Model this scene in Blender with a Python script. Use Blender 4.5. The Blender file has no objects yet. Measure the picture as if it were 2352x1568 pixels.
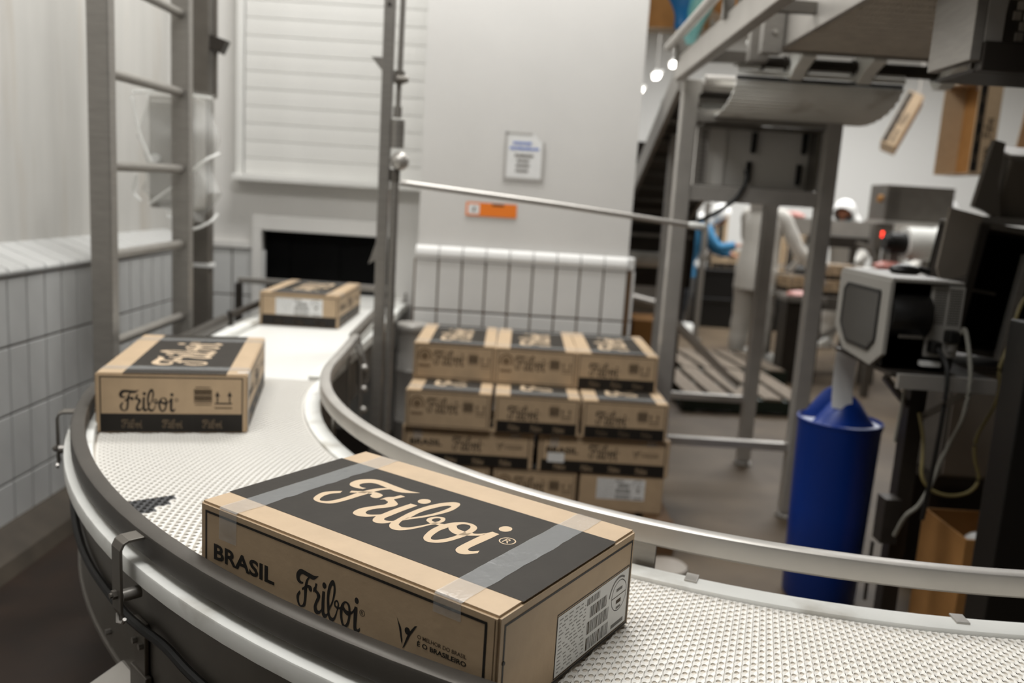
import bpy, bmesh, math, random
from mathutils import Vector, Matrix
random.seed(4)
PI = math.pi
SC = bpy.context.scene
COL = SC.collection
V = Vector

# ------------------------------------------------------------------ camera
H = 1.62                                   # eye height over the floor
FPX, PITCH, ROLL = 1951.0, 0.1669, 0.0623  # focal length in pixels of a 2352 px wide frame
_f = V((0, math.cos(PITCH), -math.sin(PITCH)))
_r = V((1, 0, 0))
_u = _r.cross(_f)
_r2 = _r * math.cos(ROLL) + _u * math.sin(ROLL)
_u2 = -_r * math.sin(ROLL) + _u * math.cos(ROLL)
cam_data = bpy.data.cameras.new('camera')
cam = bpy.data.objects.new('camera', cam_data)
COL.objects.link(cam)
cam.matrix_world = Matrix(((_r2.x, _u2.x, -_f.x, 0), (_r2.y, _u2.y, -_f.y, 0), (_r2.z, _u2.z, -_f.z, H), (0, 0, 0, 1)))
cam_data.sensor_width = 36
cam_data.lens = FPX / 2352 * 36
cam_data.clip_start = 0.02
cam_data.dof.use_dof = True
cam_data.dof.focus_distance = 1.30
cam_data.dof.aperture_fstop = 2.7
SC.camera = cam

# ------------------------------------------------------------------ light, exposure
SC.view_settings.view_transform = 'Standard'
SC.view_settings.look = 'None'
SC.view_settings.gamma = 1
SC.view_settings.exposure = 0.36
SC.view_settings.use_curve_mapping = False
W = bpy.data.worlds.new('world')
SC.world = W
W.use_nodes = True
W.node_tree.nodes['Background'].inputs[0].default_value = (1.0, 0.95, 0.88, 1)
W.node_tree.nodes['Background'].inputs[1].default_value = 0.035


def area(name, loc, sx, sy, power, col=(1, 0.995, 0.982), rot=(0, 0, 0)):
    l = bpy.data.lights.new(name, 'AREA')
    l.shape = 'RECTANGLE'; l.size = sx; l.size_y = sy; l.energy = power; l.color = col
    o = bpy.data.objects.new(name, l)
    o.location = loc; o.rotation_euler = rot
    COL.objects.link(o)
    return o


area('ceiling_lamp_near', (-0.6, 1.15, 4.75), 2.4, 1.4, 98)
area('ceiling_lamp_back', (-0.2, 4.5, 4.8), 2.4, 0.8, 138)
area('ceiling_lamp_mid', (3.0, 8.0, 4.75), 3.0, 2.0, 95)
area('ceiling_lamp_far', (4.6, 11.2, 4.75), 6.0, 3.0, 430)

# ------------------------------------------------------------------ materials
def lin(c):
    return tuple(((x / 12.92) if x <= 0.04045 else ((x + 0.055) / 1.055) ** 2.4) for x in (v / 255 for v in c)) + (1,)


def mat(name, rgb, rough=0.5, metal=0.0, noise=0.0, scale=8.0, bump=0.0, bscale=40.0, stretch=None, spec=0.5, stain=None, stain_scale=2.0, stain_lo=0.5, stain_hi=0.7):
    m = bpy.data.materials.new(name)
    m.use_nodes = True
    nt = m.node_tree
    b = nt.nodes['Principled BSDF']
    b.inputs['Roughness'].default_value = rough
    b.inputs['Metallic'].default_value = metal
    b.inputs['Specular IOR Level'].default_value = spec
    base = lin(rgb)
    b.inputs['Base Color'].default_value = base
    m.diffuse_color = base
    tc = nt.nodes.new('ShaderNodeTexCoord')
    vec = tc.outputs['Object']
    if stretch:
        mp = nt.nodes.new('ShaderNodeMapping')
        mp.inputs['Scale'].default_value = stretch
        nt.links.new(vec, mp.inputs[0]); vec = mp.outputs[0]
    if noise or stain:
        n = nt.nodes.new('ShaderNodeTexNoise')
        n.inputs['Scale'].default_value = scale; n.inputs['Detail'].default_value = 6
        nt.links.new(vec, n.inputs['Vector'])
        r = nt.nodes.new('ShaderNodeValToRGB')
        r.color_ramp.elements[0].position = 0.3; r.color_ramp.elements[1].position = 0.7
        r.color_ramp.elements[0].color = tuple(c * (1 - noise) for c in base[:3]) + (1,)
        r.color_ramp.elements[1].color = tuple(min(1, c * (1 + noise)) for c in base[:3]) + (1,)
        nt.links.new(n.outputs['Fac'], r.inputs[0])
        out = r.outputs[0]
        if stain:
            n2 = nt.nodes.new('ShaderNodeTexNoise')
            n2.inputs['Scale'].default_value = stain_scale; n2.inputs['Detail'].default_value = 5
            nt.links.new(vec, n2.inputs['Vector'])
            r2 = nt.nodes.new('ShaderNodeValToRGB')
            r2.color_ramp.elements[0].position = stain_lo; r2.color_ramp.elements[1].position = stain_hi
            nt.links.new(n2.outputs['Fac'], r2.inputs[0])
            mx = nt.nodes.new('ShaderNodeMix'); mx.data_type = 'RGBA'
            nt.links.new(r2.outputs[0], mx.inputs[0])
            nt.links.new(out, mx.inputs[6]); mx.inputs[7].default_value = lin(stain)
            out = mx.outputs[2]
        nt.links.new(out, b.inputs['Base Color'])
    if bump:
        n = nt.nodes.new('ShaderNodeTexNoise')
        n.inputs['Scale'].default_value = bscale; n.inputs['Detail'].default_value = 4
        nt.links.new(vec, n.inputs['Vector'])
        bp = nt.nodes.new('ShaderNodeBump')
        bp.inputs['Strength'].default_value = bump; bp.inputs['Distance'].default_value = 0.004
        nt.links.new(n.outputs['Fac'], bp.inputs['Height'])
        nt.links.new(bp.outputs[0], b.inputs['Normal'])
    return m


def film(name, rgb, opacity, rough=0.2, bump=0.0, bscale=20, spec=0.5):
    m = mat(name, rgb, rough, bump=bump, bscale=bscale, spec=spec)
    nt = m.node_tree
    b = nt.nodes['Principled BSDF']; out = nt.nodes['Material Output']
    t = nt.nodes.new('ShaderNodeBsdfTransparent')
    mx = nt.nodes.new('ShaderNodeMixShader'); mx.inputs[0].default_value = opacity
    nt.links.new(t.outputs[0], mx.inputs[1]); nt.links.new(b.outputs[0], mx.inputs[2]); nt.links.new(mx.outputs[0], out.inputs[0])
    return m


def glow(name, rgb, s):
    m = bpy.data.materials.new(name); m.use_nodes = True
    nt = m.node_tree; nt.nodes.remove(nt.nodes['Principled BSDF'])
    e = nt.nodes.new('ShaderNodeEmission'); e.inputs[0].default_value = lin(rgb); e.inputs[1].default_value = s
    nt.links.new(e.outputs[0], nt.nodes['Material Output'].inputs[0])
    return m


M = dict(
    kraft=mat('kraft_board', (180, 156, 126), 0.55, noise=0.05, scale=22, bump=0.12, bscale=70, spec=0.45),
    kraft_in=mat('kraft_inside', (160, 116, 68), 0.8, noise=0.08, scale=12, spec=0.2),
    ink=mat('black_ink', (30, 26, 22), 0.55, spec=0.35),
    charcoal=mat('charcoal_print', (52, 48, 43), 0.65, noise=0.06, scale=25, bump=0.1, bscale=50, spec=0.15),
    kraft_letter=mat('bare_kraft_lettering', (196, 174, 146), 0.75, spec=0.3),
    faded=mat('faded_ink', (92, 72, 50), 0.7, spec=0.2),
    midink=mat('grey_ink', (70, 58, 44), 0.7, spec=0.2),
    tape=film('clear_tape', (196, 198, 198), 0.30, 0.20, bump=0.8, bscale=38, spec=0.6),
    paper=mat('label_paper', (222, 222, 220), 0.6, noise=0.03, scale=20),
    fine=mat('grey_fine_print', (150, 149, 146), 0.7),
    bars=mat('barcode_print', (110, 108, 104), 0.7),
    belt=mat('white_belt_plastic', (222, 219, 212), 0.38, noise=0.03, scale=6),
    belt_smooth=mat('smooth_white_belt', (222, 221, 216), 0.35, noise=0.02, scale=3),
    under=mat('belt_support_plastic', (200, 192, 180), 0.6, noise=0.1, scale=20),
    greymod=mat('dark_grey_belt_plastic', (52, 52, 53), 0.45),
    hdpe=mat('white_guide_plastic', (226, 226, 221), 0.5, noise=0.05, scale=8, stain=(170, 164, 152), stain_scale=6, stain_lo=0.58, stain_hi=0.8),
    steel=mat('brushed_steel', (150, 146, 140), 0.36, 0.55, noise=0.08, scale=14, bump=0.04, bscale=120, stretch=(1, 1, 6)),
    steel_lt=mat('bright_steel', (185, 181, 175), 0.38, 0.6, noise=0.06, scale=10),
    steel_dk=mat('dull_dark_steel', (108, 103, 96), 0.42, 0.45, noise=0.12, scale=10),
    steel_blk=mat('dark_machine_steel', (58, 53, 48), 0.45, 0.5, noise=0.15, scale=8),
    black=mat('black_plastic', (16, 15, 14), 0.4),
    rubber=mat('black_rubber', (14, 13, 12), 0.55),
    void=mat('black_rubber_and_shade', (7, 7, 7), 0.8, spec=0.1),  # flap rubber, and the painted shade in the bin opening
    wall=mat('white_wall_paint', (207, 205, 201), 0.55, noise=0.03, scale=2, bump=0.03, bscale=8),
    wall_l=mat('streaked_white_panel', (188, 186, 181), 0.5, noise=0.06, scale=5, stretch=(2, 2, 0.25), stain=(160, 148, 132), stain_scale=3, stain_lo=0.55, stain_hi=0.85),
    far=mat('far_white_wall', (226, 226, 223), 0.6),
    tile=mat('white_ceramic_tile', (190, 190, 188), 0.22, noise=0.04, scale=5),
    tile_w=mat('bright_ceramic_tile', (212, 211, 208), 0.22, noise=0.03, scale=5),
    grout=mat('brown_grout', (98, 78, 58), 0.9, noise=0.15, scale=10),
    slat=mat('white_shutter_slat', (210, 209, 205), 0.45, noise=0.02, scale=4),
    floor=mat('stained_concrete_floor', (92, 79, 63), 0.6, noise=0.2, scale=3, bump=0.1, bscale=10, stain=(66, 54, 42), stain_scale=1.3, stain_lo=0.45, stain_hi=0.72, spec=0.25),
    ceil=mat('white_ceiling_panel', (210, 208, 202), 0.7),
    bin=mat('blue_bin_plastic', (1, 44, 122), 0.38, spec=0.4),
    bin_lip=mat('white_bin_liner', (205, 210, 226), 0.45),
    printer=mat('grey_printer_case', (138, 135, 129), 0.45),
    smoke=mat('smoked_window', (58, 56, 52), 0.2),
    wood=mat('weathered_pallet_wood', (122, 110, 96), 0.8, noise=0.2, scale=8, stretch=(6, 1, 6)),
    wood2=mat('pallet_wood', (98, 72, 46), 0.8, noise=0.2, scale=8),
    green=mat('dark_green_pallet_paint', (26, 38, 28), 0.6),
    coat=mat('white_work_cloth', (200, 197, 190), 0.8, noise=0.05, scale=8, bump=0.5, bscale=9),
    cap=mat('white_cap_cloth', (230, 230, 228), 0.75),
    bluecloth=mat('blue_work_cloth', (48, 112, 152), 0.8, noise=0.1, scale=6, bump=0.4, bscale=9),
    navy=mat('dark_navy_cloth', (20, 24, 30), 0.8),
    skin=mat('skin', (150, 98, 72), 0.55),
    mask=mat('teal_face_mask', (70, 110, 128), 0.8),
    meat=mat('raw_meat', (170, 108, 98), 0.4, noise=0.25, scale=14),
    bag=film('clear_plastic_film', (226, 226, 222), 0.30, 0.25, bump=0.9, bscale=14),
    bagfold=film('plastic_film_fold', (236, 236, 232), 0.72, 0.25),
    teal=film('teal_plastic_liner', (120, 190, 186), 0.5, 0.25, bump=0.8, bscale=12),
    bluebag=mat('blue_plastic_bag', (24, 92, 140), 0.3, bump=0.5, bscale=20),
    ivory=mat('ivory_cable', (128, 116, 74), 0.5),
    greycable=mat('grey_cable', (122, 120, 112), 0.5),
    orange=mat('orange_sticker', (236, 126, 34), 0.5),
    blueink=mat('blue_ink', (62, 104, 190), 0.6),
    holder=mat('clear_sign_frame', (176, 173, 168), 0.4),
    led=glow('red_led', (255, 60, 40), 6.0),
    lamp=glow('lamp_tube', (255, 250, 240), 14.0),
    rail_dk=mat('worn_dark_rail_steel', (88, 84, 79), 0.42, 0.6, noise=0.1, scale=9, bump=0.04, bscale=120),
    panel_lt=mat('pale_sheet_steel', (214, 211, 205), 0.5),
    tower=mat('tower_steel', (176, 172, 166), 0.4, 0.35, noise=0.08, scale=10),
    greybox=mat('grey_enclosure', (160, 157, 151), 0.45, 0.1),
    dirt=mat('dark_dirty_kerb', (70, 62, 52), 0.7, noise=0.3, scale=5),
    redfloor=mat('red_brown_floor_paint', (40, 27, 17), 0.5, noise=0.35, scale=5),
    panel=mat('machine_sheet_grey', (142, 134, 124), 0.5, 0.1, noise=0.08, scale=6),
    monitor=mat('screen_housing', (112, 106, 98), 0.4, 0.3),
)


# traced strokes of the carton lettering: left and right edge points in mm
LOGO_STROKES = [
 "40.4,104.3,41.3,111.8 26.8,100.3,31.8,110 9.9,102.7,22.7,113.9 0,115.9,19.1,120 0,135.4,20.6,129.4 10.7,151,28.6,138.8 24.5,159.4,39.5,142.1 42.5,160.5,53.1,140.9 64.8,157.9,68.5,138.9 83.4,156.4,87.9,136.3 100.4,155,101.6,138.6 114.4,156.8,114,146.3 127.9,160.7,128.4,160.1",
 "68.5,138.9,78,138.5 59.6,128.5,70.2,127.7 52.9,114.6,66.7,116.9 48.9,96.8,65.4,106.6 47,83.5,64.3,94.8 47.4,52.2,62,73.2 45,32.8,60.6,51.1 39.9,18.8,58.1,31.9 34,13.9,53.8,17.1 29.5,12.3,44.3,8.7 24.7,14.4,29.6,4.7 20.2,21,14.9,9 16.1,34.3,6.5,21.6 17.9,49.4,1.9,40.7 25.4,61.6,8,56.6 23.7,66.7,21.7,72",
 "32.1,84.2,36.3,74.9 40.7,90,42.2,79.6 48.9,96.8,49.1,85.2 57.2,102.3,59.2,89.9",
 "55.9,101.1,63.8,92.9 65.4,106.6,70.2,96.9 75.3,109,73.6,88.9 84.8,107.4,81.3,84.7 89.9,103.4,89.1,86.6 92.2,93.5,92,92.5",
 "99.2,86.6,99.5,86.3 100.3,102.9,105.7,91.8 107.7,113.1,116.1,88.8 109.4,120.4,116.4,103.4 111,128,122.3,127.5",
 "116.1,88.8,116.4,103.4 120.1,83.2,136.3,91.9 121.9,74.2,139.6,80.2 118.1,65.7,134.3,65.7 109.4,47.6,125.8,51.2 104.4,32.2,121,36.7 105.3,18.1,123.3,25.6 110.5,8.3,130.4,21.4 119.4,4.9,136.5,22.8 129.6,6.2,142.1,27.8 140,13.2,146,32.1 148.5,24.6,148.6,36",
 "151.6,108.5,166.4,109.2 148.6,70.2,164.5,71.5 148.6,36,164.5,42.7 148.5,24.6,164.5,30.4 152.4,13.1,166.9,23.7 158.6,5.5,172.6,21.6 167.3,3.3,178.3,23.9 177.7,8.9,181.3,26.6 185,21.3,183.7,30.1",
 "197.8,51.5,193.7,58.7 210.2,75.3,201.2,73 220.6,105.2,209.3,96.2 224.8,131.4,213,118.7 222,153.3,213.5,138.7 217.2,164.8,211.7,146.9 209.7,169.1,205.8,145.6 199.4,163.7,199.6,135.3 187.2,143.6,192.9,109.3 179,112.5,190.9,85.1 177.8,74.4,193.5,59 183.4,29.2,193,40.6 185.7,19.6,198,26.1 190.5,10.4,201.7,21.6 198.5,3.4,209.4,18.4 207.8,1.6,213.6,19.7 216.1,4.8,217.1,21.9 222.5,12.1,218.9,23.5 226.4,18.6,220.6,25.4",
 "193.3,40.3,190.3,56.2 197.9,51.4,193.7,58.8",
 "226.5,18.5,220.6,25.3 233.7,37.4,228.1,41.4 239.1,57.5,235.4,62 243.4,63.9,236.6,68.4 245,72.4,237,71.7 245.9,83.1,238.4,80.5 241.7,92.6,235.9,87.8 234.6,97.3,231.4,89.1 223.1,91.4,227.5,86 217.5,79.1,225.5,80.5 220.9,67.8,227.1,74.4 230.1,63.2,232.5,72 236,61.3,237.1,71.6 243.4,63.9,243.4,71.8 251.4,64.5,253.8,74.7",
 "253.4,73.8,267.1,68.5 251.4,64.5,266,59.4 251.8,44.8,265.3,47.4 256.5,25.3,268.5,29.5 263.4,9.9,272.8,17.1 273.5,1.8,278.6,12.6 283.9,2.2,285,16.3 294.4,9.1,291.5,27.6 302.3,22.9,295.9,42.5 306.7,40.3,297.4,54.8 309.9,62.2,298,72.6 309.1,76.7,296,87.2 307.6,89.4,292.5,95.5 302.3,100.3,286.1,99.7 290.6,106.9,278,97.3 276.7,105.8,272.9,90.4 266.6,98.5,272.5,84.2 257.9,86.8,269.7,74.4 253.4,73.8,267.1,68.5",
 "266.9,68.8,272.8,83.1 273.6,62.2,282.5,74.7 284,56.3,298,72.6 297.4,54.8,304.3,69.5 309.9,62.2,309.1,76.7 319.2,69.9,314.2,76.6 326.5,77.5,321.4,83.1 328.9,83.8,326.5,91.3",
 "331.3,103.4,345.4,102.4 327.1,90.5,344.9,78.1 326.5,77.5,344,60.4 326.1,47.4,343,43.2 326.5,22.4,342.5,28.6 328.5,10.7,343.8,20.9 332.4,4.2,347.5,17.9 339.5,0,350.3,18 347.3,0.4,353.6,20 354.7,5.8,357.1,24.2 363.5,19.5,360.2,28.5"]
LOGO_DOTS = [(161.8,133,11.4,12.3), (340.4,127.6,10.8,12.4)]


# ------------------------------------------------------------------ mesh builder
class MB:
    def __init__(s):
        s.v = []; s.f = []; s.m = []

    def quad(s, pts, mi=0):
        i = len(s.v); s.v += [tuple(p) for p in pts]; s.f.append(tuple(range(i, i + len(pts)))); s.m.append(mi)

    def box(s, c, d, rot=None, mi=0):
        x, y, z = (k / 2 for k in d)
        P = [V((a * x, b * y, e * z)) for e in (-1, 1) for a, b in ((-1, -1), (1, -1), (1, 1), (-1, 1))]
        if rot is not None: P = [rot @ p for p in P]
        i = len(s.v); c = V(c)
        s.v += [tuple(p + c) for p in P]
        s.f += [tuple(i + k for k in q) for q in ((3, 2, 1, 0), (4, 5, 6, 7), (0, 1, 5, 4), (1, 2, 6, 5), (2, 3, 7, 6), (3, 0, 4, 7))]
        s.m += [mi] * 6
        return s

    def bx(s, x0, x1, y0, y1, z0, z1, mi=0):
        return s.box(((x0 + x1) / 2, (y0 + y1) / 2, (z0 + z1) / 2), (abs(x1 - x0), abs(y1 - y0), abs(z1 - z0)), None, mi)

    def bar(s, a, b, w, h=None, up=(0, 0, 1), mi=0):
        a = V(a); b = V(b); d = b - a; L = d.length; d.normalize()
        upv = V(up)
        if abs(d.dot(upv)) > 0.98: upv = V((0, 1, 0))
        x = d.cross(upv).normalized(); z = x.cross(d)
        R = Matrix((x, d, z)).transposed()
        return s.box((a + b) / 2, (w, L, h or w), R, mi)

    def loft(s, rings, cap=True, closed=True, mi=0):
        i = len(s.v); n = len(rings[0])
        for r in rings: s.v += [tuple(p) for p in r]
        for k in range(len(rings) - 1):
            for j in range(n if closed else n - 1):
                a = i + k * n + j; b = i + k * n + (j + 1) % n
                s.f.append((a, b, b + n, a + n)); s.m.append(mi)
        if cap and closed:
            s.f.append(tuple(i + j for j in range(n))[::-1]); s.m.append(mi)
            s.f.append(tuple(i + (len(rings) - 1) * n + j for j in range(n))); s.m.append(mi)
        return s

    def tube(s, pts, r, n=10, mi=0, cap=True):
        pts = [V(p) for p in pts]; rings = []
        rad = r if isinstance(r, (list, tuple)) else [r] * len(pts)
        ref = None
        for k, p in enumerate(pts):
            d = (pts[min(k + 1, len(pts) - 1)] - pts[max(k - 1, 0)]).normalized()
            if ref is None:
                ref = V((0, 0, 1)) if abs(d.z) < 0.9 else V((1, 0, 0))
            x = d.cross(ref).normalized(); y = d.cross(x).normalized(); ref = -y if False else ref
            rings.append([p + (x * math.cos(2 * PI * j / n) + y * math.sin(2 * PI * j / n)) * rad[k] for j in range(n)])
        return s.loft(rings, cap, True, mi)

    def lathe(s, prof, c=(0, 0, 0), n=24, mi=0, cap=True):
        return s.loft([[V(c) + V((r * math.cos(2 * PI * j / n), r * math.sin(2 * PI * j / n), z)) for j in range(n)] for r, z in prof], cap, True, mi)

    def prism(s, poly, z0, z1, mi=0, f=None):
        f = f or (lambda x, y, z: (x, y, z))
        i = len(s.v); n = len(poly)
        s.v += [tuple(f(x, y, z0)) for x, y in poly] + [tuple(f(x, y, z1)) for x, y in poly]
        s.f.append(tuple(i + j for j in range(n))[::-1]); s.f.append(tuple(i + n + j for j in range(n))); s.m += [mi, mi]
        for j in range(n):
            k = (j + 1) % n
            s.f.append((i + j, i + k, i + n + k, i + n + j)); s.m.append(mi)
        return s

    def ball(s, c, r, n=12, m=8, mi=0, sc=(1, 1, 1)):
        c = V(c)
        return s.loft([[c + V((r * sc[0] * math.sin(PI * k / m) * math.cos(2 * PI * j / n), r * sc[1] * math.sin(PI * k / m) * math.sin(2 * PI * j / n), -r * sc[2] * math.cos(PI * k / m))) for j in range(n)] for k in [0.15] + list(range(1, m)) + [m - 0.15]], True, True, mi)

    def add(s, verts, faces, mi=0):
        i = len(s.v); s.v += [tuple(v) for v in verts]; s.f += [tuple(i + k for k in f) for f in faces]; s.m += [mi] * len(faces)
        return s

    def mesh(s, name, mats, smooth=False, bevel=0, off=(0, 0, 0), fix=True):
        me = bpy.data.meshes.new(name)
        o = V(off)
        me.from_pydata([tuple(V(v) - o) for v in s.v], [], s.f)
        for m in (mats if isinstance(mats, (list, tuple)) else [mats]):
            me.materials.append(M[m] if isinstance(m, str) else m)
        me.polygons.foreach_set('material_index', s.m)
        if fix or bevel:
            bm = bmesh.new(); bm.from_mesh(me)
            if fix: bmesh.ops.recalc_face_normals(bm, faces=bm.faces)
            if bevel:
                es = [e for e in bm.edges if len(e.link_faces) == 2 and e.calc_face_angle(0) > 0.5]
                bmesh.ops.bevel(bm, geom=es, offset=bevel, segments=2, affect='EDGES', profile=0.5)
            bm.to_mesh(me); bm.free()
        if smooth:
            me.polygons.foreach_set('use_smooth', [True] * len(me.polygons))
            try: me.set_sharp_from_angle(angle=0.7)
            except Exception: pass
        me.update()
        return me


def tag(o, label=None, cat=None, group=None, kind=None):
    if label: o['label'] = label
    if cat: o['category'] = cat
    if group: o['group'] = group
    if kind: o['kind'] = kind
    return o


def link(name, me, parent=None, loc=(0, 0, 0), rz=0):
    o = bpy.data.objects.new(name, me)
    o.location = loc; o.rotation_euler = (0, 0, rz)
    if parent: o.parent = parent
    COL.objects.link(o)
    return o


def thing(name, label, cat, loc=(0, 0, 0), rz=0, group=None):
    return tag(link(name, None, None, loc, rz), label, cat, group)


def part(mb, name, mats, parent, label=None, smooth=False, bevel=0, kind=None, world=True, fix=True):
    """a part; with world=True its coordinates are world ones and are taken relative to its (unrotated) thing"""
    off = (0, 0, 0)
    if world and parent is not None:
        off = V(parent.location)
        if parent.parent: off = off + V(parent.parent.location)
    o = link(name, mb.mesh(name, mats, smooth, bevel, off, fix), parent)
    return tag(o, label, None, None, kind)


def single(mb, name, mats, label, cat, loc=(0, 0, 0), rz=0, group=None, smooth=False, bevel=0, off=None):
    return tag(link(name, mb.mesh(name, mats, smooth, bevel, loc if off is None else off), None, loc, rz), label, cat, group)


def struct(mb, name, mats, smooth=False, bevel=0, parent=None):
    o = link(name, mb.mesh(name, mats, smooth, bevel), parent)
    if parent is None: o['kind'] = 'structure'
    return o


def copy_tree(o, parent=None):
    c = o.copy(); COL.objects.link(c)
    if parent: c.parent = parent
    for ch in list(o.children): copy_tree(ch, c)
    return c


def catmull(p, n=5):
    p = [tuple(q) for q in p]
    dim = len(p[0])
    q = [tuple(2 * p[0][k] - p[1][k] for k in range(dim))] + p + [tuple(2 * p[-1][k] - p[-2][k] for k in range(dim))]
    out = []
    for i in range(1, len(q) - 2):
        for s in range(n):
            t = s / n
            out.append(tuple(.5 * (2 * q[i][k] + (q[i + 1][k] - q[i - 1][k]) * t + (2 * q[i - 1][k] - 5 * q[i][k] + 4 * q[i + 1][k] - q[i + 2][k]) * t * t + (3 * q[i][k] - q[i - 1][k] - 3 * q[i + 1][k] + q[i + 2][k]) * t ** 3) for k in range(dim)))
    out.append(p[-1])
    return out


def text_polys(body, size, bold=0.0, align='LEFT'):
    """flat vertices and faces of a line of text"""
    cu = bpy.data.curves.new('txt', 'FONT')
    cu.body = body; cu.size = size; cu.align_x = align; cu.offset = bold * size; cu.resolution_u = 3
    o = bpy.data.objects.new('txt', cu); COL.objects.link(o)
    dg = bpy.context.evaluated_depsgraph_get()
    me = bpy.data.meshes.new_from_object(o.evaluated_get(dg))
    vs = [(v.co.x, v.co.y) for v in me.vertices]; fs = [tuple(p.vertices) for p in me.polygons]
    bpy.data.objects.remove(o); bpy.data.curves.remove(cu); bpy.data.meshes.remove(me)
    return vs, fs


class Flat:
    """flat print laid on a plane: origin o, directions u (right) and w (up), lifted by e along the outward normal"""
    def __init__(s, o, u, w, e=0.0004):
        s.o = V(o); s.u = V(u); s.w = V(w); s.n = s.u.cross(s.w); s.e = e; s.mb = MB()

    def P(s, x, y, e=0):
        return s.o + s.u * x + s.w * y + s.n * (s.e + e)

    def rect(s, x0, y0, x1, y1, mi=0, e=0):
        s.mb.quad([s.P(x0, y0, e), s.P(x1, y0, e), s.P(x1, y1, e), s.P(x0, y1, e)], mi)

    def frame(s, x0, y0, x1, y1, t, mi=0):
        s.rect(x0, y0, x1, y0 + t, mi); s.rect(x0, y1 - t, x1, y1, mi); s.rect(x0, y0 + t, x0 + t, y1 - t, mi); s.rect(x1 - t, y0 + t, x1, y1 - t, mi)

    def poly(s, pts, mi=0, e=0):
        s.mb.quad([s.P(x, y, e) for x, y in pts], mi)

    def disc(s, x, y, rx, ry=None, mi=0, n=14, e=0):
        ry = ry or rx
        s.poly([(x + rx * math.cos(2 * PI * k / n), y + ry * math.sin(2 * PI * k / n)) for k in range(n)], mi, e)

    def ring(s, x, y, r, t, mi=0, n=28, a0=0, a1=2 * PI, sy=1):
        for k in range(n):
            a = a0 + (a1 - a0) * k / n; b = a0 + (a1 - a0) * (k + 1) / n
            s.poly([(x + q * math.cos(g), y + q * math.sin(g) * sy) for q, g in ((r, a), (r, b), (r - t, b), (r - t, a))], mi)

    def text(s, body, x, y, h, w=None, bold=0.0, mi=0):
        vs, fs = text_polys(body, 1.0, bold)
        x0 = min(v[0] for v in vs); x1 = max(v[0] for v in vs); y0 = min(v[1] for v in vs); y1 = max(v[1] for v in vs)
        ky = h / (y1 - y0); kx = (w / (x1 - x0)) if w else ky
        s.mb.add([s.P(x + (a - x0) * kx, y + (b - y0) * ky) for a, b in vs], fs, mi)

    def logo(s, x, y, w, h, mi=0, n=5, reg=True):
        kx, ky = w / 363.5, h / 169.0
        for st in LOGO_STROKES:
            c = catmull([tuple(map(float, q.split(','))) for q in st.split()], n)
            vs = []
            for a, b, cc, d in c: vs += [s.P(x + a * kx, y + b * ky), s.P(x + cc * kx, y + d * ky)]
            s.mb.add(vs, [(2 * i, 2 * i + 1, 2 * i + 3, 2 * i + 2) for i in range(len(c) - 1)], mi)
        for a, b, rx, ry in LOGO_DOTS:
            s.disc(x + a * kx, y + b * ky, rx * kx, ry * ky, mi)
        if reg:
            cx_, cy_, r = x + 371 * kx, y + 88.7 * ky, 14 * min(kx, ky)
            s.ring(cx_, cy_, r, r * 0.16, mi, 18)
            s.text('R', cx_ - r * 0.42, cy_ - r * 0.55, r * 1.1, None, 0, mi)

    def part(s, name, mats, parent, label=None):
        o = link(name, s.mb.mesh(name, mats, fix=False), parent)
        return tag(o, label)

# ------------------------------------------------------------------ setting
XL, YB, CH = -2.10, 5.62, 4.9
struct(MB().bx(-3.0, 14.0, -2.5, 17.0, -0.10, 0.0), 'floor', 'floor')
struct(MB().bx(-3.0, 14.0, -2.5, 17.0, CH, CH + 0.1), 'ceiling', 'ceil')
# red-brown painted strip of floor and dirty kerb beside the left wall
o = struct(MB().bx(XL, -0.35, -0.5, 5.6, 0.0, 0.004), 'trim_1', 'redfloor')
wl = struct(MB().bx(XL - 0.34, XL - 0.20, -2.5, YB, 1.20, CH).bx(XL - 0.30, XL - 0.012, -2.5, YB, 0.0, 1.20), 'wall_left', ['wall_l'])
struct(MB().prism([(XL - 0.01, 0), (XL + 0.17, 0), (XL + 0.14, 0.06), (XL + 0.02, 0.13), (XL - 0.01, 0.13)], -2.0, YB - 0.02, f=lambda x, y, z: (x, z, y)), 'baseboard_left', 'dirt')
g = struct(MB().bx(XL - 0.013, XL - 0.006, 2.2, YB, 0.10, 1.18), 'trim_2', 'grout')
# four courses of upright tiles and a sloping ledge course on top
TW, TH = 0.140, 0.29
tile_me = MB().box((0, 0, 0), (0.016, TW - 0.010, TH - 0.010)).mesh('tile', 'tile', bevel=0.003)
cap_me = MB().prism([(-0.215, 0.085), (-0.215, 0.07), (0.0, -0.03), (0.016, -0.030), (0.020, -0.012), (0.008, 0.004)], -TW / 2 + 0.005, TW / 2 - 0.005, f=lambda x, y, z: (x, z, y)).mesh('tile', 'tile', bevel=0.003)
for j in range(24):
    y = 2.28 + TW * j
    if y > YB: break
    for k in range(4):
        link('tile', tile_me, wl, (XL, y, 1.17 - TH / 2 - TH * k))
    link('tile', cap_me, wl, (XL, y, 1.205))

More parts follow.
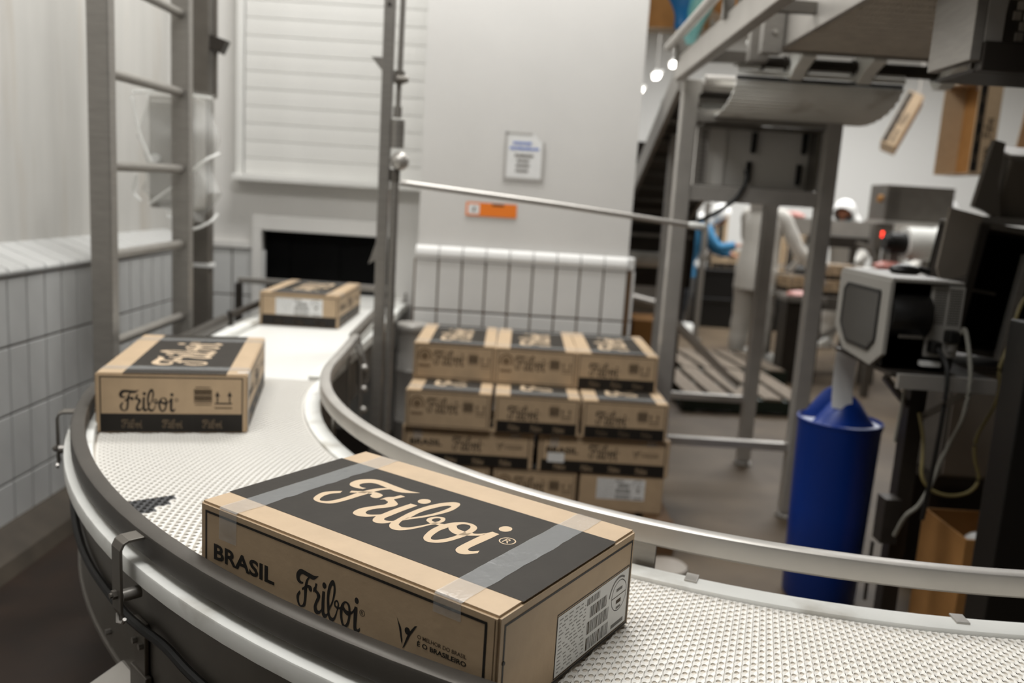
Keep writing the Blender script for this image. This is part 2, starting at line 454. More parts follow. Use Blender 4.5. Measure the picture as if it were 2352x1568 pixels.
# back wall with the opening behind the straight conveyor
wb = struct(MB().bx(XL - 0.4, -1.70, YB, YB + 0.2, 0, CH).bx(-1.70, -0.85, YB, YB + 0.2, 0, 0.62).bx(-1.70, -0.85, YB, YB + 0.2, 1.34, CH).bx(-0.85, 0.6, YB, YB + 0.2, 0, CH)
            .bx(XL, -1.72, YB - 0.035, YB, 1.19, 1.23), 'wall_back', 'wall')
bt = MB().box((0, 0, 0), (0.215, 0.02, 0.30)).mesh('tile', 'tile', bevel=0.003)
struct(MB().bx(XL, -1.68, YB - 0.006, YB - 0.001, 0.0, 1.19), 'trim_3', 'grout')
for k in range(4):
    for i in range(2):
        link('tile', bt, wb, (XL + 0.11 + 0.224 * i, YB - 0.012, 1.03 - 0.31 * k))
struct(MB().bx(-1.74, -0.82, YB - 0.05, YB + 0.01, 1.315, 1.41).bx(-1.74, -1.68, YB - 0.05, YB + 0.01, 0.62, 1.315), 'trim_4', 'wall', bevel=0.004)
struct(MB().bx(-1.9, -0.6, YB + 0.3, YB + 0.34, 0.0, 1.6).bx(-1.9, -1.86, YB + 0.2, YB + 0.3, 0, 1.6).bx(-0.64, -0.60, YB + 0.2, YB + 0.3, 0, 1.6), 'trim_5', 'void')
# rubber flap hanging in the opening
fl = thing('strip_curtain', 'black rubber flap filling the conveyor opening in the back wall', 'flap', (-1.27, YB + 0.06, 1.31))
for i in range(5):
    part(MB().bx(-1.68 + 0.166 * i, -1.68 + 0.166 * i + 0.164, YB + 0.05 + 0.008 * (i % 2), YB + 0.058 + 0.008 * (i % 2), 0.99, 1.31), 'rubber_strip', 'void', fl)

# roller shutter of horizontal slats with its frame
door = struct(MB().bx(-1.850, -1.805, YB - 0.06, YB, 1.66, CH - 0.3).bx(-1.855, -0.50, YB - 0.12, YB, 1.625, 1.665).bx(-0.56, -0.50, YB - 0.10, YB, 1.66, CH - 0.3), 'door_1', 'slat', bevel=0.006)
sl = MB().prism([(-0.018, -0.0535), (-0.0235, -0.0505), (-0.0245, 0.0), (-0.0240, 0.0505), (-0.018, 0.0535)], -0.618, 0.618, f=lambda x, y, z: (z, x, y)).mesh('slat', 'slat', smooth=False)
for k in range(24):
    link('slat', sl, door, (-1.18, YB - 0.012, 1.72 + 0.108 * k))

# square column cased in white panels, tiled below a rounded kerb
wc = struct(MB().bx(-0.585, 0.65, 5.0, 9.0, 1.2, CH).bx(-0.55, 0.66, 5.0, 9.0, 0.0, 1.21), 'wall_column', 'wall')
struct(MB().bx(-0.60, 0.675, 4.972, 4.985, 0.0, 1.24).bx(0.66, 0.684, 4.985, 9.0, 0.0, 1.24), 'trim_6', 'grout')
ct = MB().box((0, 0, 0), (0.1285, 0.016, 0.286)).mesh('tile', 'tile_w', bevel=0.003)
ctc = MB().prism([(0.012, 0.035), (-0.03, 0.018), (-0.038, -0.012), (-0.034, -0.045), (0.012, -0.045)], -0.0668, 0.0668, f=lambda x, y, z: (z, x, y)).mesh('tile', 'tile_w', bevel=0.003)
for i in range(9):
    x = -0.525 + 0.138 * i
    for k in range(4):
        link('tile', ct, wc, (x, 4.966, 1.092 - 0.298 * k))
    link('tile', ctc, wc, (x, 4.985, 1.285))
cts = MB().box((0, 0, 0), (0.016, 0.2, 0.288)).mesh('tile', 'tile_w', bevel=0.003)
for k in range(4):
    for i in range(5):
        link('tile', cts, wc, (0.686, 5.075 + 0.206 * i, 1.092 - 0.298 * k))
struct(MB().bx(0.645, 0.692, 4.975, 9.0, 1.24, 1.32), 'trim_7', 'tile_w', bevel=0.012)

# far hall
struct(MB().bx(-3.0, 14.0, 16.0, 16.2, 0, CH), 'wall_far', 'far')
struct(MB().bx(13.0, 13.2, 2.0, 16.0, 0, CH), 'wall_right', 'far')

# ------------------------------------------------------------------ curved conveyor
CX, CY, ZB = 0.95, 3.05, 0.912
conv = thing('curved_conveyor', 'white curved belt conveyor with steel guide rails sweeping across the foreground', 'conveyor', (CX, CY, 0))
X_END = 0.75     # straight run past the end of the bend, measured from the bend centre


def stations(y0=0.0, x1=X_END, n=44):
    st = []
    if y0 > 0: st += [((-.054 * y0 * (1 - k / 3), y0 * (1 - k / 3)), (-1, 0)) for k in range(3)]
    for k in range(n + 1):
        a = PI + PI / 2 * k / n
        st.append(((0, 0), (math.cos(a), math.sin(a))))
    if x1 > 0: st += [((x1 * (k + 1) / 3, 0), (0, -1)) for k in range(3)]
    return st


def sweep(prof, st, mb=None):
    mb = mb or MB()
    return mb.loft([[V((o[0] + d[0] * r, o[1] + d[1] * r, z)) for r, z in prof] for o, d in st], True, True)


def rrect(r0, r1, z0, z1, b):
    return [(r0 + b, z0), (r1 - b, z0), (r1, z0 + b), (r1, z1 - b), (r1 - b * .3, z1 - b * .3), (r1 - b, z1), (r0 + b, z1), (r0 + b * .3, z1 - b * .3), (r0, z1 - b), (r0, z0 + b)]


# one row of belt links: staggered oval holes between rounded bars
P_R, R0, R1 = 0.0187, 1.656, 2.217
NC = int((R1 - R0) / P_R)
DA = 0.01305
NROW = int(round(PI / 2 / DA))


def belt_row(straight, c0=0, c1=NC, mname='belt'):
    mb = MB()
    half = DA / 2
    for sub in range(2):
        t0 = -half + sub * half + 0.00012; t1 = t0 + half - 0.00012
        for c in range(c0, c1 + 1):
            a = R0 + c * P_R - (P_R / 2 if sub else 0); b = a + P_R
            a = max(a, R0 + c0 * P_R); b = min(b, R0 + c1 * P_R)
            if b - a < 0.004: continue
            full = b - a > P_R * 0.9
            rim = [(a, t0), ((a + b) / 2, t0), (b, t0), (b, (t0 + t1) / 2), (b, t1), ((a + b) / 2, t1), (a, t1), (a, (t0 + t1) / 2)]

            def P(r, t, z):
                if straight: return (t * 1.94, -r, z)
                return (r * math.cos(t), r * math.sin(t), z)
            zr = [0, .0022, 0, -.0016, 0, .0022, 0, -.0016]
            i = len(mb.v)
            mb.v += [P(r, t, z) for (r, t), z in zip(rim, zr)]
            if not full:
                mb.f.append(tuple(range(i, i + 8))); mb.m.append(0); continue
            mr, mt = (a + b) / 2, (t0 + t1) / 2
            hx, ht = P_R * 0.29, half * 0.31
            hole = [(mr + hx * math.cos(g), mt + ht * math.sin(g)) for g in (-.75 * PI, -.5 * PI, -.25 * PI, 0, .25 * PI, .5 * PI, .75 * PI, PI)]
            mb.v += [P(r, t, -.0008) for r, t in hole]; mb.v += [P(r, t, -.0034) for r, t in hole]
            for k in range(8):
                k2 = (k + 1) % 8
                mb.f.append((i + k, i + k2, i + 8 + k2, i + 8 + k)); mb.m.append(0)
                mb.f.append((i + 8 + k, i + 8 + k2, i + 16 + k2, i + 16 + k)); mb.m.append(0)
    return mb.mesh('belt_row', mname, fix=False)


row_me, row_st = belt_row(False), belt_row(True)
row_in, row_out = belt_row(False, 0, NC - 7), belt_row(False, NC - 7, NC, 'greymod')
row_in2, row_out2 = belt_row(False, 0, NC - 6), belt_row(False, NC - 6, NC, 'greymod')
row_in3, row_out3 = belt_row(False, 0, NC - 4), belt_row(False, NC - 4, NC, 'greymod')
for k in range(NROW):
    a = PI + DA * (k + 0.5)
    kk = NROW * 0.4045
    if k == int(kk):
        o = link('belt_row', row_in, conv, (0, 0, ZB), a); o = link('belt_row', row_out, conv, (0, 0, ZB), a); o['label'] = 'dark grey belt module'
    elif k == int(kk) + 1:
        o = link('belt_row', row_in2, conv, (0, 0, ZB), a); o = link('belt_row', row_out2, conv, (0, 0, ZB), a); o['label'] = 'dark grey belt module'
    elif k == int(kk) + 2:
        o = link('belt_row', row_in3, conv, (0, 0, ZB), a); o = link('belt_row', row_out3, conv, (0, 0, ZB), a); o['label'] = 'dark grey belt module'
    else:
        link('belt_row', row_me, conv, (0, 0, ZB), a)
for k in range(int(X_END / (DA * 1.94))):
    link('belt_row', row_st, conv, (DA * 1.94 * (k + 0.5), 0, ZB))


def cpart(mb, name, m, label=None, smooth=True, bevel=0):
    return tag(link(name, mb.mesh(name, m, smooth, bevel), conv), label)


cpart(sweep([(1.60, ZB - .022), (2.25, ZB - .022), (2.25, ZB - .0033), (1.60, ZB - .0033)], stations(0)), 'belt_support', 'under')
cpart(sweep(rrect(1.602, 1.654, ZB - .03, ZB + .008, .006), stations(0)), 'inner_guide', 'hdpe', 'white plastic strip along the inner edge')
# the outer guide is laid in three lengths
full = stations(0)
for a, b in ((0, 20), (20, 34), (34, len(full) - 1)):
    st = full[a:b + 1]
    cpart(sweep(rrect(2.222, 2.288, ZB - .004, ZB + .031, .004), st), 'outer_guide', 'hdpe', 'white plastic guide along the outer edge')
cpart(sweep(rrect(2.246, 2.256, .655, ZB - .002, .003), stations(0)), 'outer_skirt', 'steel_dk')
cpart(sweep(rrect(2.240, 2.262, .655, .668, .003), stations(0)), 'skirt_hem', 'steel_dk')
cpart(sweep(rrect(1.604, 1.612, .66, ZB - .02, .003), stations(0)), 'inner_skirt', 'steel_blk')
cpart(sweep(rrect(1.64, 2.22, .70, .71, .003), stations(0)), 'return_pan', 'steel_dk')
cpart(sweep(rrect(2.238, 2.272, ZB + .040, ZB + .087, .006), stations(0.9)), 'outer_rail', 'rail_dk', 'dull steel guide rail')
cpart(sweep(rrect(1.572, 1.606, ZB + .052, ZB + .096, .005), stations(0.52)), 'inner_rail', 'steel_lt', 'bright steel guide rail')


def pol(r, a, z): return V((r * math.cos(a), r * math.sin(a), z))


def bracket(a):
    """strap bolted to the guide and bent over to carry the outer rail"""
    rr = V((math.cos(a), math.sin(a), 0)); tt = V((-math.sin(a), math.cos(a), 0))
    pts = [(2.268, ZB + .078), (2.298, ZB + .078), (2.307, ZB + .074), (2.312, ZB + .064), (2.312, ZB - .052), (2.309, ZB - .060)]
    rings = []
    for i, (r, z) in enumerate(pts):
        a2 = pts[max(i - 1, 0)]; b2 = pts[min(i + 1, len(pts) - 1)]
        d = V((b2[0] - a2[0], b2[1] - a2[1])).normalized(); n = (-d.y, d.x)
        rings.append([rr * (r + n[0] * s * .0025) + tt * (w * .019) + V((0, 0, z + n[1] * s * .0025)) for s, w in ((-1, -1), (1, -1), (1, 1), (-1, 1))])
    o = cpart(MB().loft(rings), 'rail_bracket', 'steel_dk', None, False, 0.001)
    c = rr * 2.312 + V((0, 0, ZB - .022))
    b1 = MB().tube([c + rr * .002, c + rr * .010], .0085, 6).tube([c + rr * .010, c + rr * .014], .005, 8)
    b = link('bolt', b1.mesh('bolt', 'steel_dk', False), o)
    b1 = MB().tube([c + tt * .012 - rr * .002, c + tt * .012 - rr * .034], .0115, 14)
    b = link('spacer', b1.mesh('spacer', 'steel', True), o)
    h = MB().tube([c + V((0, 0, -.036)), c + V((0, 0, -.048)) + rr * .004 + tt * .010, c + V((0, 0, -.046)) + tt * .022, c + V((0, 0, -.036)) + tt * .030], .0035, 6)
    b = link('hook', h.mesh('hook', 'steel_lt', True), o)
    return o


A_BR = math.atan2(1.437 - CY, -0.68 - CX) + .016
bracket(A_BR)
bracket(math.atan2(2.176 - CY, -1.182 - CX))
bracket(math.atan2(0.98 - CY, 0.10 - CX))
# flat clips over the inner strip
for x, y in ((0.378, 1.552), (0.838, 1.442)):
    a = math.atan2(y - CY, x - CX); rr = V((math.cos(a), math.sin(a), 0)); tt = V((-math.sin(a), math.cos(a), 0))
    R = Matrix((rr, tt, V((0, 0, 1)))).transposed()
    cpart(MB().box(rr * 1.616 + V((0, 0, ZB + .010)), (.034, .024, .004), R), 'steel_clip', 'steel_lt', None, False, .001)
# posts of the inner rail
for x, y, w in ((0.288, 1.606, .05), (-0.515, 2.43, .03), (-0.655, 3.28, .03)):
    a = math.atan2(y - CY, x - CX) if y < CY else PI
    yo = max(0, y - CY)
    rr = V((math.cos(a), math.sin(a), 0)); tt = V((-math.sin(a), math.cos(a), 0))
    R = Matrix((rr, tt, V((0, 0, 1)))).transposed()
    cpart(MB().box(rr * 1.586 + V((0, yo, ZB - .085)), (.008, w, .29), R), 'rail_post', 'steel_dk' if w < .04 else 'steel', None, False, .001)
# legs, cross member and hanging plate
for a in (PI + 0.12, PI + 0.62, PI + 1.18, PI + 1.62):
    for r in (1.70, 2.18):
        c = pol(r, a, 0)
        lg = cpart(MB().box(c + V((0, 0, .36)), (.05, .05, .68), Matrix.Rotation(a, 3, 'Z')), 'leg', 'steel_dk', None, False, .004)
        q = MB().lathe([(.055, 0), (.055, .012), (.02, .03), (.012, .06)], c, 16)
        link('foot', q.mesh('foot', 'steel_lt', True), lg)
    R = Matrix.Rotation(a, 3, 'Z')
    cpart(MB().box(pol(1.94, a, .30), (.44, .03, .04), R).box(pol(1.94, a, .67), (.46, .04, .05), R), 'cross_member', 'steel_dk', None, False, .003)
aP = math.radians(225.0) - 2 * PI
R = Matrix.Rotation(aP, 3, 'Z')
pl = cpart(MB().box(pol(2.262, aP, .735), (.008, .050, .16), R).box(pol(2.264, aP, .690), (.012, .075, .05), R), 'hanging_plate', 'steel_dk', None, False, .002)
b = MB()
for dz, dt in ((.05, -.03), (.05, .03)):
    c = pol(2.264, aP + dt * .5 / 2.26, .720 + dz); b.tube([c, c + pol(.010, aP, 0)], .006, 6)
link('bolt', b.mesh('bolt', 'steel', False), pl)
a2 = A_BR - 0.10
link('bolt', MB().tube([pol(2.25, a2, .70), pol(2.266, a2, .70)], .006, 6).mesh('bolt', 'steel', False), pl)
cpart(MB().box(pol(2.285, aP - .03, .640), (.09, .10, .05), Matrix.Rotation(aP, 3, 'Z') @ Matrix.Rotation(0.4, 3, 'Y')), 'foot_block', 'steel_lt', 'pale wedge bracket under the skirt', False, .006)
# joint of the inner rail and its hanger rods
cpart(MB().tube([V((-1.589, .40, ZB + .07)), V((-1.575, .42, ZB - .02)), V((-1.572, .42, ZB - .26))], .007, 8).tube([V((-1.589, .47, ZB + .07)), V((-1.560, .45, ZB - .02)), V((-1.557, .45, ZB - .10))], .007, 8), 'hanger_rod', 'steel', None, True)
b = MB()
for z in (-.03, -.12, -.21): b.ball((-1.560, .43, ZB + z), .016, 10, 8)
cpart(b, 'hanger_knob', 'steel_lt', None, True)
# cable strung along the skirt
def cab(z, a): return pol(2.268, a, z)
pts = [pol(2.262, PI + .25, .90), cab(.86, PI + .35), cab(.83, PI + .45), cab(.812, PI + .55), cab(.800, PI + .64), cab(.802, A_BR - .05), pol(2.275, A_BR, .815)]
pts += [cab(.812, A_BR + .04), cab(.797, A_BR + .09), cab(.78, A_BR + .18), cab(.76, A_BR + .34), cab(.75, A_BR + .5)]
mb = MB().tube([tuple(V(p) + V((CX, CY, 0))) for p in catmull([tuple(p) for p in pts], 6)], .0085, 8)
single(mb, 'cable', 'rubber', 'thick black cable strung along the steel skirt of the curved conveyor', 'cable', (-1.1, 2.0, .88), smooth=True)

# ------------------------------------------------------------------ straight conveyor behind the bend
sc_ = thing('straight_conveyor', 'flat white belt conveyor running from the black wall opening to the bend', 'conveyor', (-0.98, 4.3, 0))
part(MB().bx(-1.275, -0.742, 3.062, 5.70, ZB - .012, ZB - .001), 'belt', 'belt_smooth', sc_)
part(MB().bx(-1.275, -0.742, 3.052, 3.060, ZB - .012, ZB - .003), 'end_comb', 'greymod', sc_, 'dark toothed end of the belt')
part(MB().bx(-1.36, -1.28, 3.07, 4.75, ZB - .01, ZB + .028), 'side_guide', 'hdpe', sc_, bevel=.004)
part(MB().bx(-0.745, -0.676, 3.07, 5.3, ZB - .03, ZB + .016), 'side_guide', 'hdpe', sc_, bevel=.004)
for x in (-1.335, -0.705):
    part(MB().bx(x - .018, x + .018, 3.08, 5.60, .70, ZB - .03), 'side_frame', 'steel_dk', sc_)
    for y in (3.25, 5.3):
        part(MB().bx(x - .025, x + .025, y - .025, y + .025, 0, .70), 'leg', 'steel_dk', sc_)
part(MB().bx(-1.345, -1.32, 3.95, 5.45, ZB + .072, ZB + .098), 'side_rail', 'steel_blk', sc_, 'dark guard rail')
for y in (4.0, 4.55, 4.8, 5.0, 5.4):
    part(MB().bx(-1.36, -1.335, y - .012, y + .012, ZB - .1, ZB + .098), 'rail_post', 'steel_blk', sc_)
part(MB().bar((-.686, 3.60, ZB + .075), (-.742, 5.0, ZB + .075), .032, .04), 'side_rail', 'steel_dk', sc_, 'grey guide rail', bevel=.008)
for y in (3.75, 4.6, 5.3):
    part(MB().bx(-0.690, -0.680, y - .015, y + .015, ZB - .16, ZB + .08), 'rail_post', 'steel_dk', sc_)
# frame over the belt end
fr = thing('conveyor_portal', 'low steel portal standing over the belt in front of the black opening', 'frame', (-1.25, 5.06, 0))
part(MB().bx(-1.66, -0.72, 5.045, 5.075, 1.02, 1.055), 'crossbar', 'steel', fr, bevel=.004)
for x in (-1.655, -0.735):
    part(MB().bx(x - .018, x + .018, 5.042, 5.078, 0, 1.02), 'post', 'steel_blk' if x < -1 else 'steel', fr)

# ------------------------------------------------------------------ printed beef cartons
BL, BW, BH = 0.6233, 0.40, 0.1689


def carton_body(w=BL, d=BW, h=BH, wave=0.0022):
    """closed carton: softly rounded edges, slightly uneven top"""
    bm = bmesh.new()
    bmesh.ops.create_cube(bm, size=1)
    for v in bm.verts: v.co = V(((v.co.x + .5) * w, (v.co.y + .5) * d, (v.co.z + .5) * h))
    bmesh.ops.bevel(bm, geom=list(bm.edges), offset=.004, segments=2, affect='EDGES')
    me = bpy.data.meshes.new('carton_body'); bm.to_mesh(me); bm.free()
    me.materials.append(M['kraft'])
    me.polygons.foreach_set('use_smooth', [True] * len(me.polygons)); me.set_sharp_from_angle(angle=.9)
    return me


X3, Y3, Z3 = V((1, 0, 0)), V((0, 1, 0)), V((0, 0, 1))
SIDES = dict(front=((0, 0, 0), X3, Z3), back=((BL, BW, 0), -X3, Z3), far_end=((0, BW, 0), -Y3, Z3), label_end=((BL, 0, 0), Y3, Z3))


def arrows(f, x, y, s, mi=0):
    for dx in (0, s * .72):
        f.rect(x + dx + s * .10, y + s * .12, x + dx + s * .18, y + s * .55, mi)
        f.poly([(x + dx, y + s * .5), (x + dx + s * .28, y + s * .5), (x + dx + s * .14, y + s * .8)], mi)
    f.rect(x, y, x + s, y + s * .09, mi)


def stamp(f, x, y, r, mi=0):
    f.ring(x, y, r, r * .08, mi, 26, sy=1)
    f.ring(x, y, r * 1.25, r * .16, mi, 16, PI * .1, PI * .9)
    f.rect(x - r * .85, y - r * .05, x + r * .85, y + r * .02, mi)
    f.rect(x - r * .32, y - r * .45, x + r * .32, y - r * .2, mi); f.rect(x - r * .45, y + r * .25, x + r * .45, y + r * .5, mi)
    f.rect(x - r * .4, y - r * .78, x + r * .4, y - r * .6, mi)


def long_side(side, band):
    o, u, w = SIDES[side]
    f = Flat(o, u, w)
    zb = .052 if band else .012
    f.frame(.014, zb if band else .012, BL - .019, .156, .0042)
    if band: f.rect(.014, .003, BL - .019, .052)
    k = -.004 if not band else .008
    f.text('BRASIL', .037, .078 + k, .0285, .152, .030)
    f.logo(.240, .061 + k, .138, .068)
    x, y = .448, .0705 + k      # figure with raised arms and a round head
    f.poly([(x, y + .0435), (x + .0045, y + .030), (x + .0095, y + .010), (x + .0115, y + .006), (x + .012, y + .012), (x + .0085, y + .030)])
    f.poly([(x + .0125, y), (x + .016, y + .003), (x + .026, y + .024), (x + .038, y + .0425), (x + .0335, y + .041), (x + .022, y + .026)])
    f.disc(x + .0205, y + .029, .0052, .0056)
    f.text('O MELHOR DO BRASIL', .487, .0950 + k, .0060, .0865, .012, 1)
    f.text('\u00c9 O BRASILEIRO', .487, .0835 + k, .0092, .0865, .03)
    if band:
        for i in range(4): f.logo(.105 + .13 * i - .028, .012, .056, .027, 2, 2, False)
    return f


def end_side(band):
    o, u, w = SIDES['far_end']
    f = Flat(o, u, w)
    f.frame(.012, .052 if band else .010, BW - .012, .160, .003)
    if band:
        f.rect(.012, .003, BW - .012, .052)
        for cx_ in (.094, .2, .306): f.logo(cx_ - .027, .013, .054, .027, 2, 2, False)
        f.logo(.062, .060, .146, .066)
        bx_, ax, z0 = .257, .313, .082
    else:
        f.ring(.055, .108, .034, .0065, 3, 22, -.5, PI + .5); f.ring(.055, .108, .020, .004, 3, 16); f.rect(.045, .098, .065, .118, 3)
        for i in range(5): f.rect(.028 + .011 * i, .058, .036 + .011 * i, .070, 3)
        f.logo(.10, .068, .148, .072, 1)
        bx_, ax, z0 = .270, .330, .078
    for i in range(7): f.rect(bx_, z0 + .006 + i * .0058, bx_ + .048, z0 + .006 + i * .0058 + (.0046 if i % 3 else .0032), 1)
    f.rect(bx_ + .004, z0 + .049, bx_ + .044, z0 + .051, 1); f.rect(bx_ + .002, z0 - .001, bx_ + .046, z0 + .001, 1)
    arrows(f, ax, z0 + .002, .046, 0 if band else 1)
    for i in range(9): f.rect(ax + .0052 * i, z0 - .011, ax + .0052 * i + .004, z0 - .007, 1)
    return f


def label_side(band):
    o, u, w = SIDES['label_end']
    f = Flat(o, u, w)
    f.frame(.012, .052 if band else .0035, BW - .008, .154, .0038)
    if band:
        f.rect(.012, .003, BW - .012, .052)
        for cx_ in (.094, .2, .306): f.logo(cx_ - .027, .013, .054, .027, 2, 2, False)
        L0, L1, B0, B1 = .082, .318, .058, .142
    else:
        L0, L1, B0, B1 = .152, .386, .0085, .112
        f.frame(L0, B0, L1, B1, .0016)
        L0, L1, B0, B1 = L0 + .002, L1 - .0015, B0 + .003, B1 - .004
    g = Flat(o, u, w, .0007)
    g.rect(L0, B0, L1, B1, 0)
    lw, lh = L1 - L0, B1 - B0
    rnd = random.Random(3)
    for r_ in range(15):          # lines of fine print on the left
        y = B0 + lh * (.05 + .062 * r_); x = L0 + lw * .02
        while x < L0 + lw * .36:
            d = rnd.uniform(.004, .014)
            g.rect(x, y, min(x + d, L0 + lw * .37), y + lh * .022, 3, .0001)
            x += d + rnd.uniform(.003, .012)
    for y0, y1, x0, x1 in ((.83, .95, .38, .56), (.58, .78, .43, .67), (.31, .53, .40, .71), (.03, .25, .40, .72)):
        x = x0
        while x < x1:             # four barcodes one above the other
            d = rnd.choice((.006, .010, .016))
            g.rect(L0 + lw * x, B0 + lh * y0, L0 + lw * min(x + d, x1), B0 + lh * y1, 1 if rnd.random() < .8 else 2, .0001)
            x += d + rnd.choice((.004, .006, .009))
    h = g
    cx_, cy_, r_ = L0 + lw * .865, B0 + lh * .60, lh * .28
    for t in (0,):
        h.ring(cx_, cy_, r_, r_ * .05, 2, 26); h.e += .0001
        h.ring(cx_ - r_ * .1, cy_, r_ * 1.28, r_ * .14, 1, 14, PI * .3, PI * .95)
        h.rect(cx_ - r_ * .95, cy_ - r_ * .03, cx_ + r_ * .95, cy_ + r_ * .03, 2); h.rect(cx_ - r_ * .35, cy_ - r_ * .5, cx_ + r_ * .3, cy_ - r_ * .25, 2)
        h.rect(cx_ - r_ * .4, cy_ + r_ * .3, cx_ + r_ * .4, cy_ + r_ * .5, 1); h.rect(cx_ - r_ * .3, cy_ - r_ * .85, cx_ + r_ * .3, cy_ - r_ * .68, 1)
    h.rect(L0 + lw * .77, B0 + lh * .05, L0 + lw * .96, B0 + lh * .12, 1)
    return f, g


INK = ['ink', 'midink', 'kraft', 'faded']
_cache = {}


def tape_mesh(x0, x1, drop, jag=0.0, sd=1):
    rnd = random.Random(sd)
    mb = MB(); e = .0009
    ys = [(-e, BH - drop), (-e, BH - .006), (-e * .2, BH - .001), (.004, BH + e)] + [(.004 + (BW - .008) * k / 24, BH + e + rnd.uniform(0, .0004)) for k in range(1, 24)] + [(BW - .004, BH + e), (BW + e * .2, BH - .001), (BW + e, BH - .006), (BW + e, BH - drop * .8)]
    rings = []
    for i, (y, z) in enumerate(ys):
        a = x0 + rnd.uniform(-.0006, .0006); b = x1 + rnd.uniform(-jag, jag)
        rings.append([(a, y, z), (b, y, z)])
    mb.loft(rings, False, False)
    return mb.mesh('packing_tape', 'tape', True, fix=False)


def make_carton(name, label, band, group=None, cat='carton'):
    """root at the front left bottom corner; local x runs along the length, the label is on the far +x end"""
    t = thing(name, label, cat, (0, 0, 0), 0, group)
    key = band
    if key not in _cache:
        c = {}
        c['carton_body'] = carton_body()
        tp = Flat((0, 0, BH), X3, Y3)
        tp.rect(.001, .057, BL - .001, .330)
        c['dark_panel'] = tp.mb.mesh('dark_panel', 'charcoal', fix=False)
        lg = Flat((0, 0, BH), X3, Y3, .0007)
        lg.logo(.1183, .1228, .3635, .169, 0, 6)
        c['top_lettering'] = lg.mb.mesh('top_lettering', 'kraft_letter', fix=False)
        for s in ('front', 'back'): c['side_print.' + s] = long_side(s, band).mb.mesh('side_print', INK, fix=False)
        c['end_print.a'] = end_side(band).mb.mesh('end_print', INK, fix=False)
        f, g = label_side(band)
        c['end_print.b'] = f.mb.mesh('end_print', INK, fix=False)
        c['shipping_label'] = g.mb.mesh('shipping_label', ['paper', 'bars', 'midink', 'fine'], fix=False)
        c['packing_tape.a'] = tape_mesh(.051, .096, .055, .003, 2)
        c['packing_tape.b'] = tape_mesh(.513, .561, .028, .0012, 5)
        _cache[key] = c
    for k, me in _cache[key].items():
        o = link(k.split('.')[0], me, t)
        if k.startswith('packing_tape'): o['label'] = 'clear shiny packing tape'
        if k == 'shipping_label': o['label'] = 'white barcode label'
    return t


def place(t, x, y, z, rz, s=1.0):
    t.location = (x, y, z); t.rotation_euler = (0, 0, rz); t.scale = (1, 1, s)
    return t


GC = 'beef cartons riding on the white belt'
c1 = place(make_carton('beef_carton', 'largest carton, in the foreground, leaning against the outer guide rail', False, GC), -0.512, 1.3742, ZB + .0015, -.5871)
# hand hole and board seam at the near corner
hb = MB().tube([(BL + .0002, .014, .098), (BL + .0015, .014, .098)], .0032, 10)
link('staple_hole', hb.mesh('staple_hole', 'ink'), c1)
ss = Flat((0, 0, 0), X3, Z3, .0005)
ss.rect(BL - .0075, .004, BL - .0062, BH - .006)
ss.part('board_seam', ['faded'], c1)
banded = make_carton('beef_carton', 'carton entering the bend with a white strap on its right side', True, GC)
# local -x end faces the viewer: turn a quarter so that +x runs away from the camera
def face_end(t, x0, y0, z, yaw=0.0, s=1.0):
    """x0, y0: left front corner as seen; the printed end (x = 0) looks at -y"""
    a = PI / 2 + yaw
    # local y axis = (-sin a, cos a); the left corner seen is local (0, BW)
    return place(t, x0 + math.sin(a) * BW, y0 - math.cos(a) * BW, z, a, s)
face_end(banded, -1.1297, 2.2549, ZB + .0015, .2124)
link('cord', MB().bx(.028, .036, -.0012, -.0002, .006, BH).bx(.028, .036, -.001, .03, BH + .0002, BH + .0012).mesh('cord', 'paper'), banded)['label'] = 'white strap down the right side'
c3 = copy_tree(banded); c3['label'] = 'carton with a white barcode label just leaving the black wall opening'
for ch in list(c3.children):
    if ch.name.startswith('cord'): bpy.data.objects.remove(ch)
a = -PI / 2 + .0127      # the label end looks at the camera
place(c3, -1.2813 - math.cos(a) * BL, 4.2363 - math.sin(a) * BL, ZB + .0015, a)

# ------------------------------------------------------------------ stack of cartons on a pallet inside the bend
GS = 'stacked beef cartons on the pallet'
PZ = .165
S = 1.075


def stacked(label, band, fn):
    src = banded if band else c1
    t = copy_tree(src)
    for ch in list(t.children):
        if ch.name.startswith(('cord', 'staple_hole', 'board_seam')): bpy.data.objects.remove(ch)
    t['label'] = label; t['group'] = GS
    fn(t)
    return t


r1, r2, r3, r4 = PZ + .183 * 3, PZ + .183 * 2, PZ + .183, PZ
top3 = [(-.478, 'left', False, .012), (-.077, 'middle', False, -.006), (.325, 'right', True, .008)]
for x, w, b, yw in top3:
    stacked(f'{w} carton of the top row on the stack beside the steel tower', b, lambda t: face_end(t, x, 4.09 + abs(yw), r1, yw, S))
for x, w, b, yw in [(-.480, 'left', False, -.008), (-.062, 'middle', True, .006), (.352, 'right', True, .010)]:
    stacked(f'{w} carton of the second row down on the stack', b, lambda t: face_end(t, x, 3.87, r2, yw, S))
for x, w in ((-.492, 'left'), (.157, 'right')):
    t = stacked(f'{w} carton lying long side out with BRASIL in the third row', True, lambda t: place(t, x, 3.895, r3, 0, S))
    if w == 'right':
        p = Flat((0, 0, 0), X3, Z3, .0010); p.rect(.045, .045, .125, .088, 0); p.part('white_sticker', ['paper'], t, 'small white sticker')
for x, w in ((-.468, 'left'), (-.050, 'middle')):
    stacked(f'{w} carton of the bottom row on the pallet', False, lambda t: face_end(t, x, 3.90, r4, 0, S))
def lab(t):
    a = -PI / 2
    place(t, .366, 3.90 + BL, r4, a, S)
    for ch in list(t.children):
        if ch.name.startswith('shipping_label'): ch.location = (0, -.072, .047)
        if ch.name.startswith('end_print') and ch.data == _cache[False]['end_print.b']: bpy.data.objects.remove(ch)
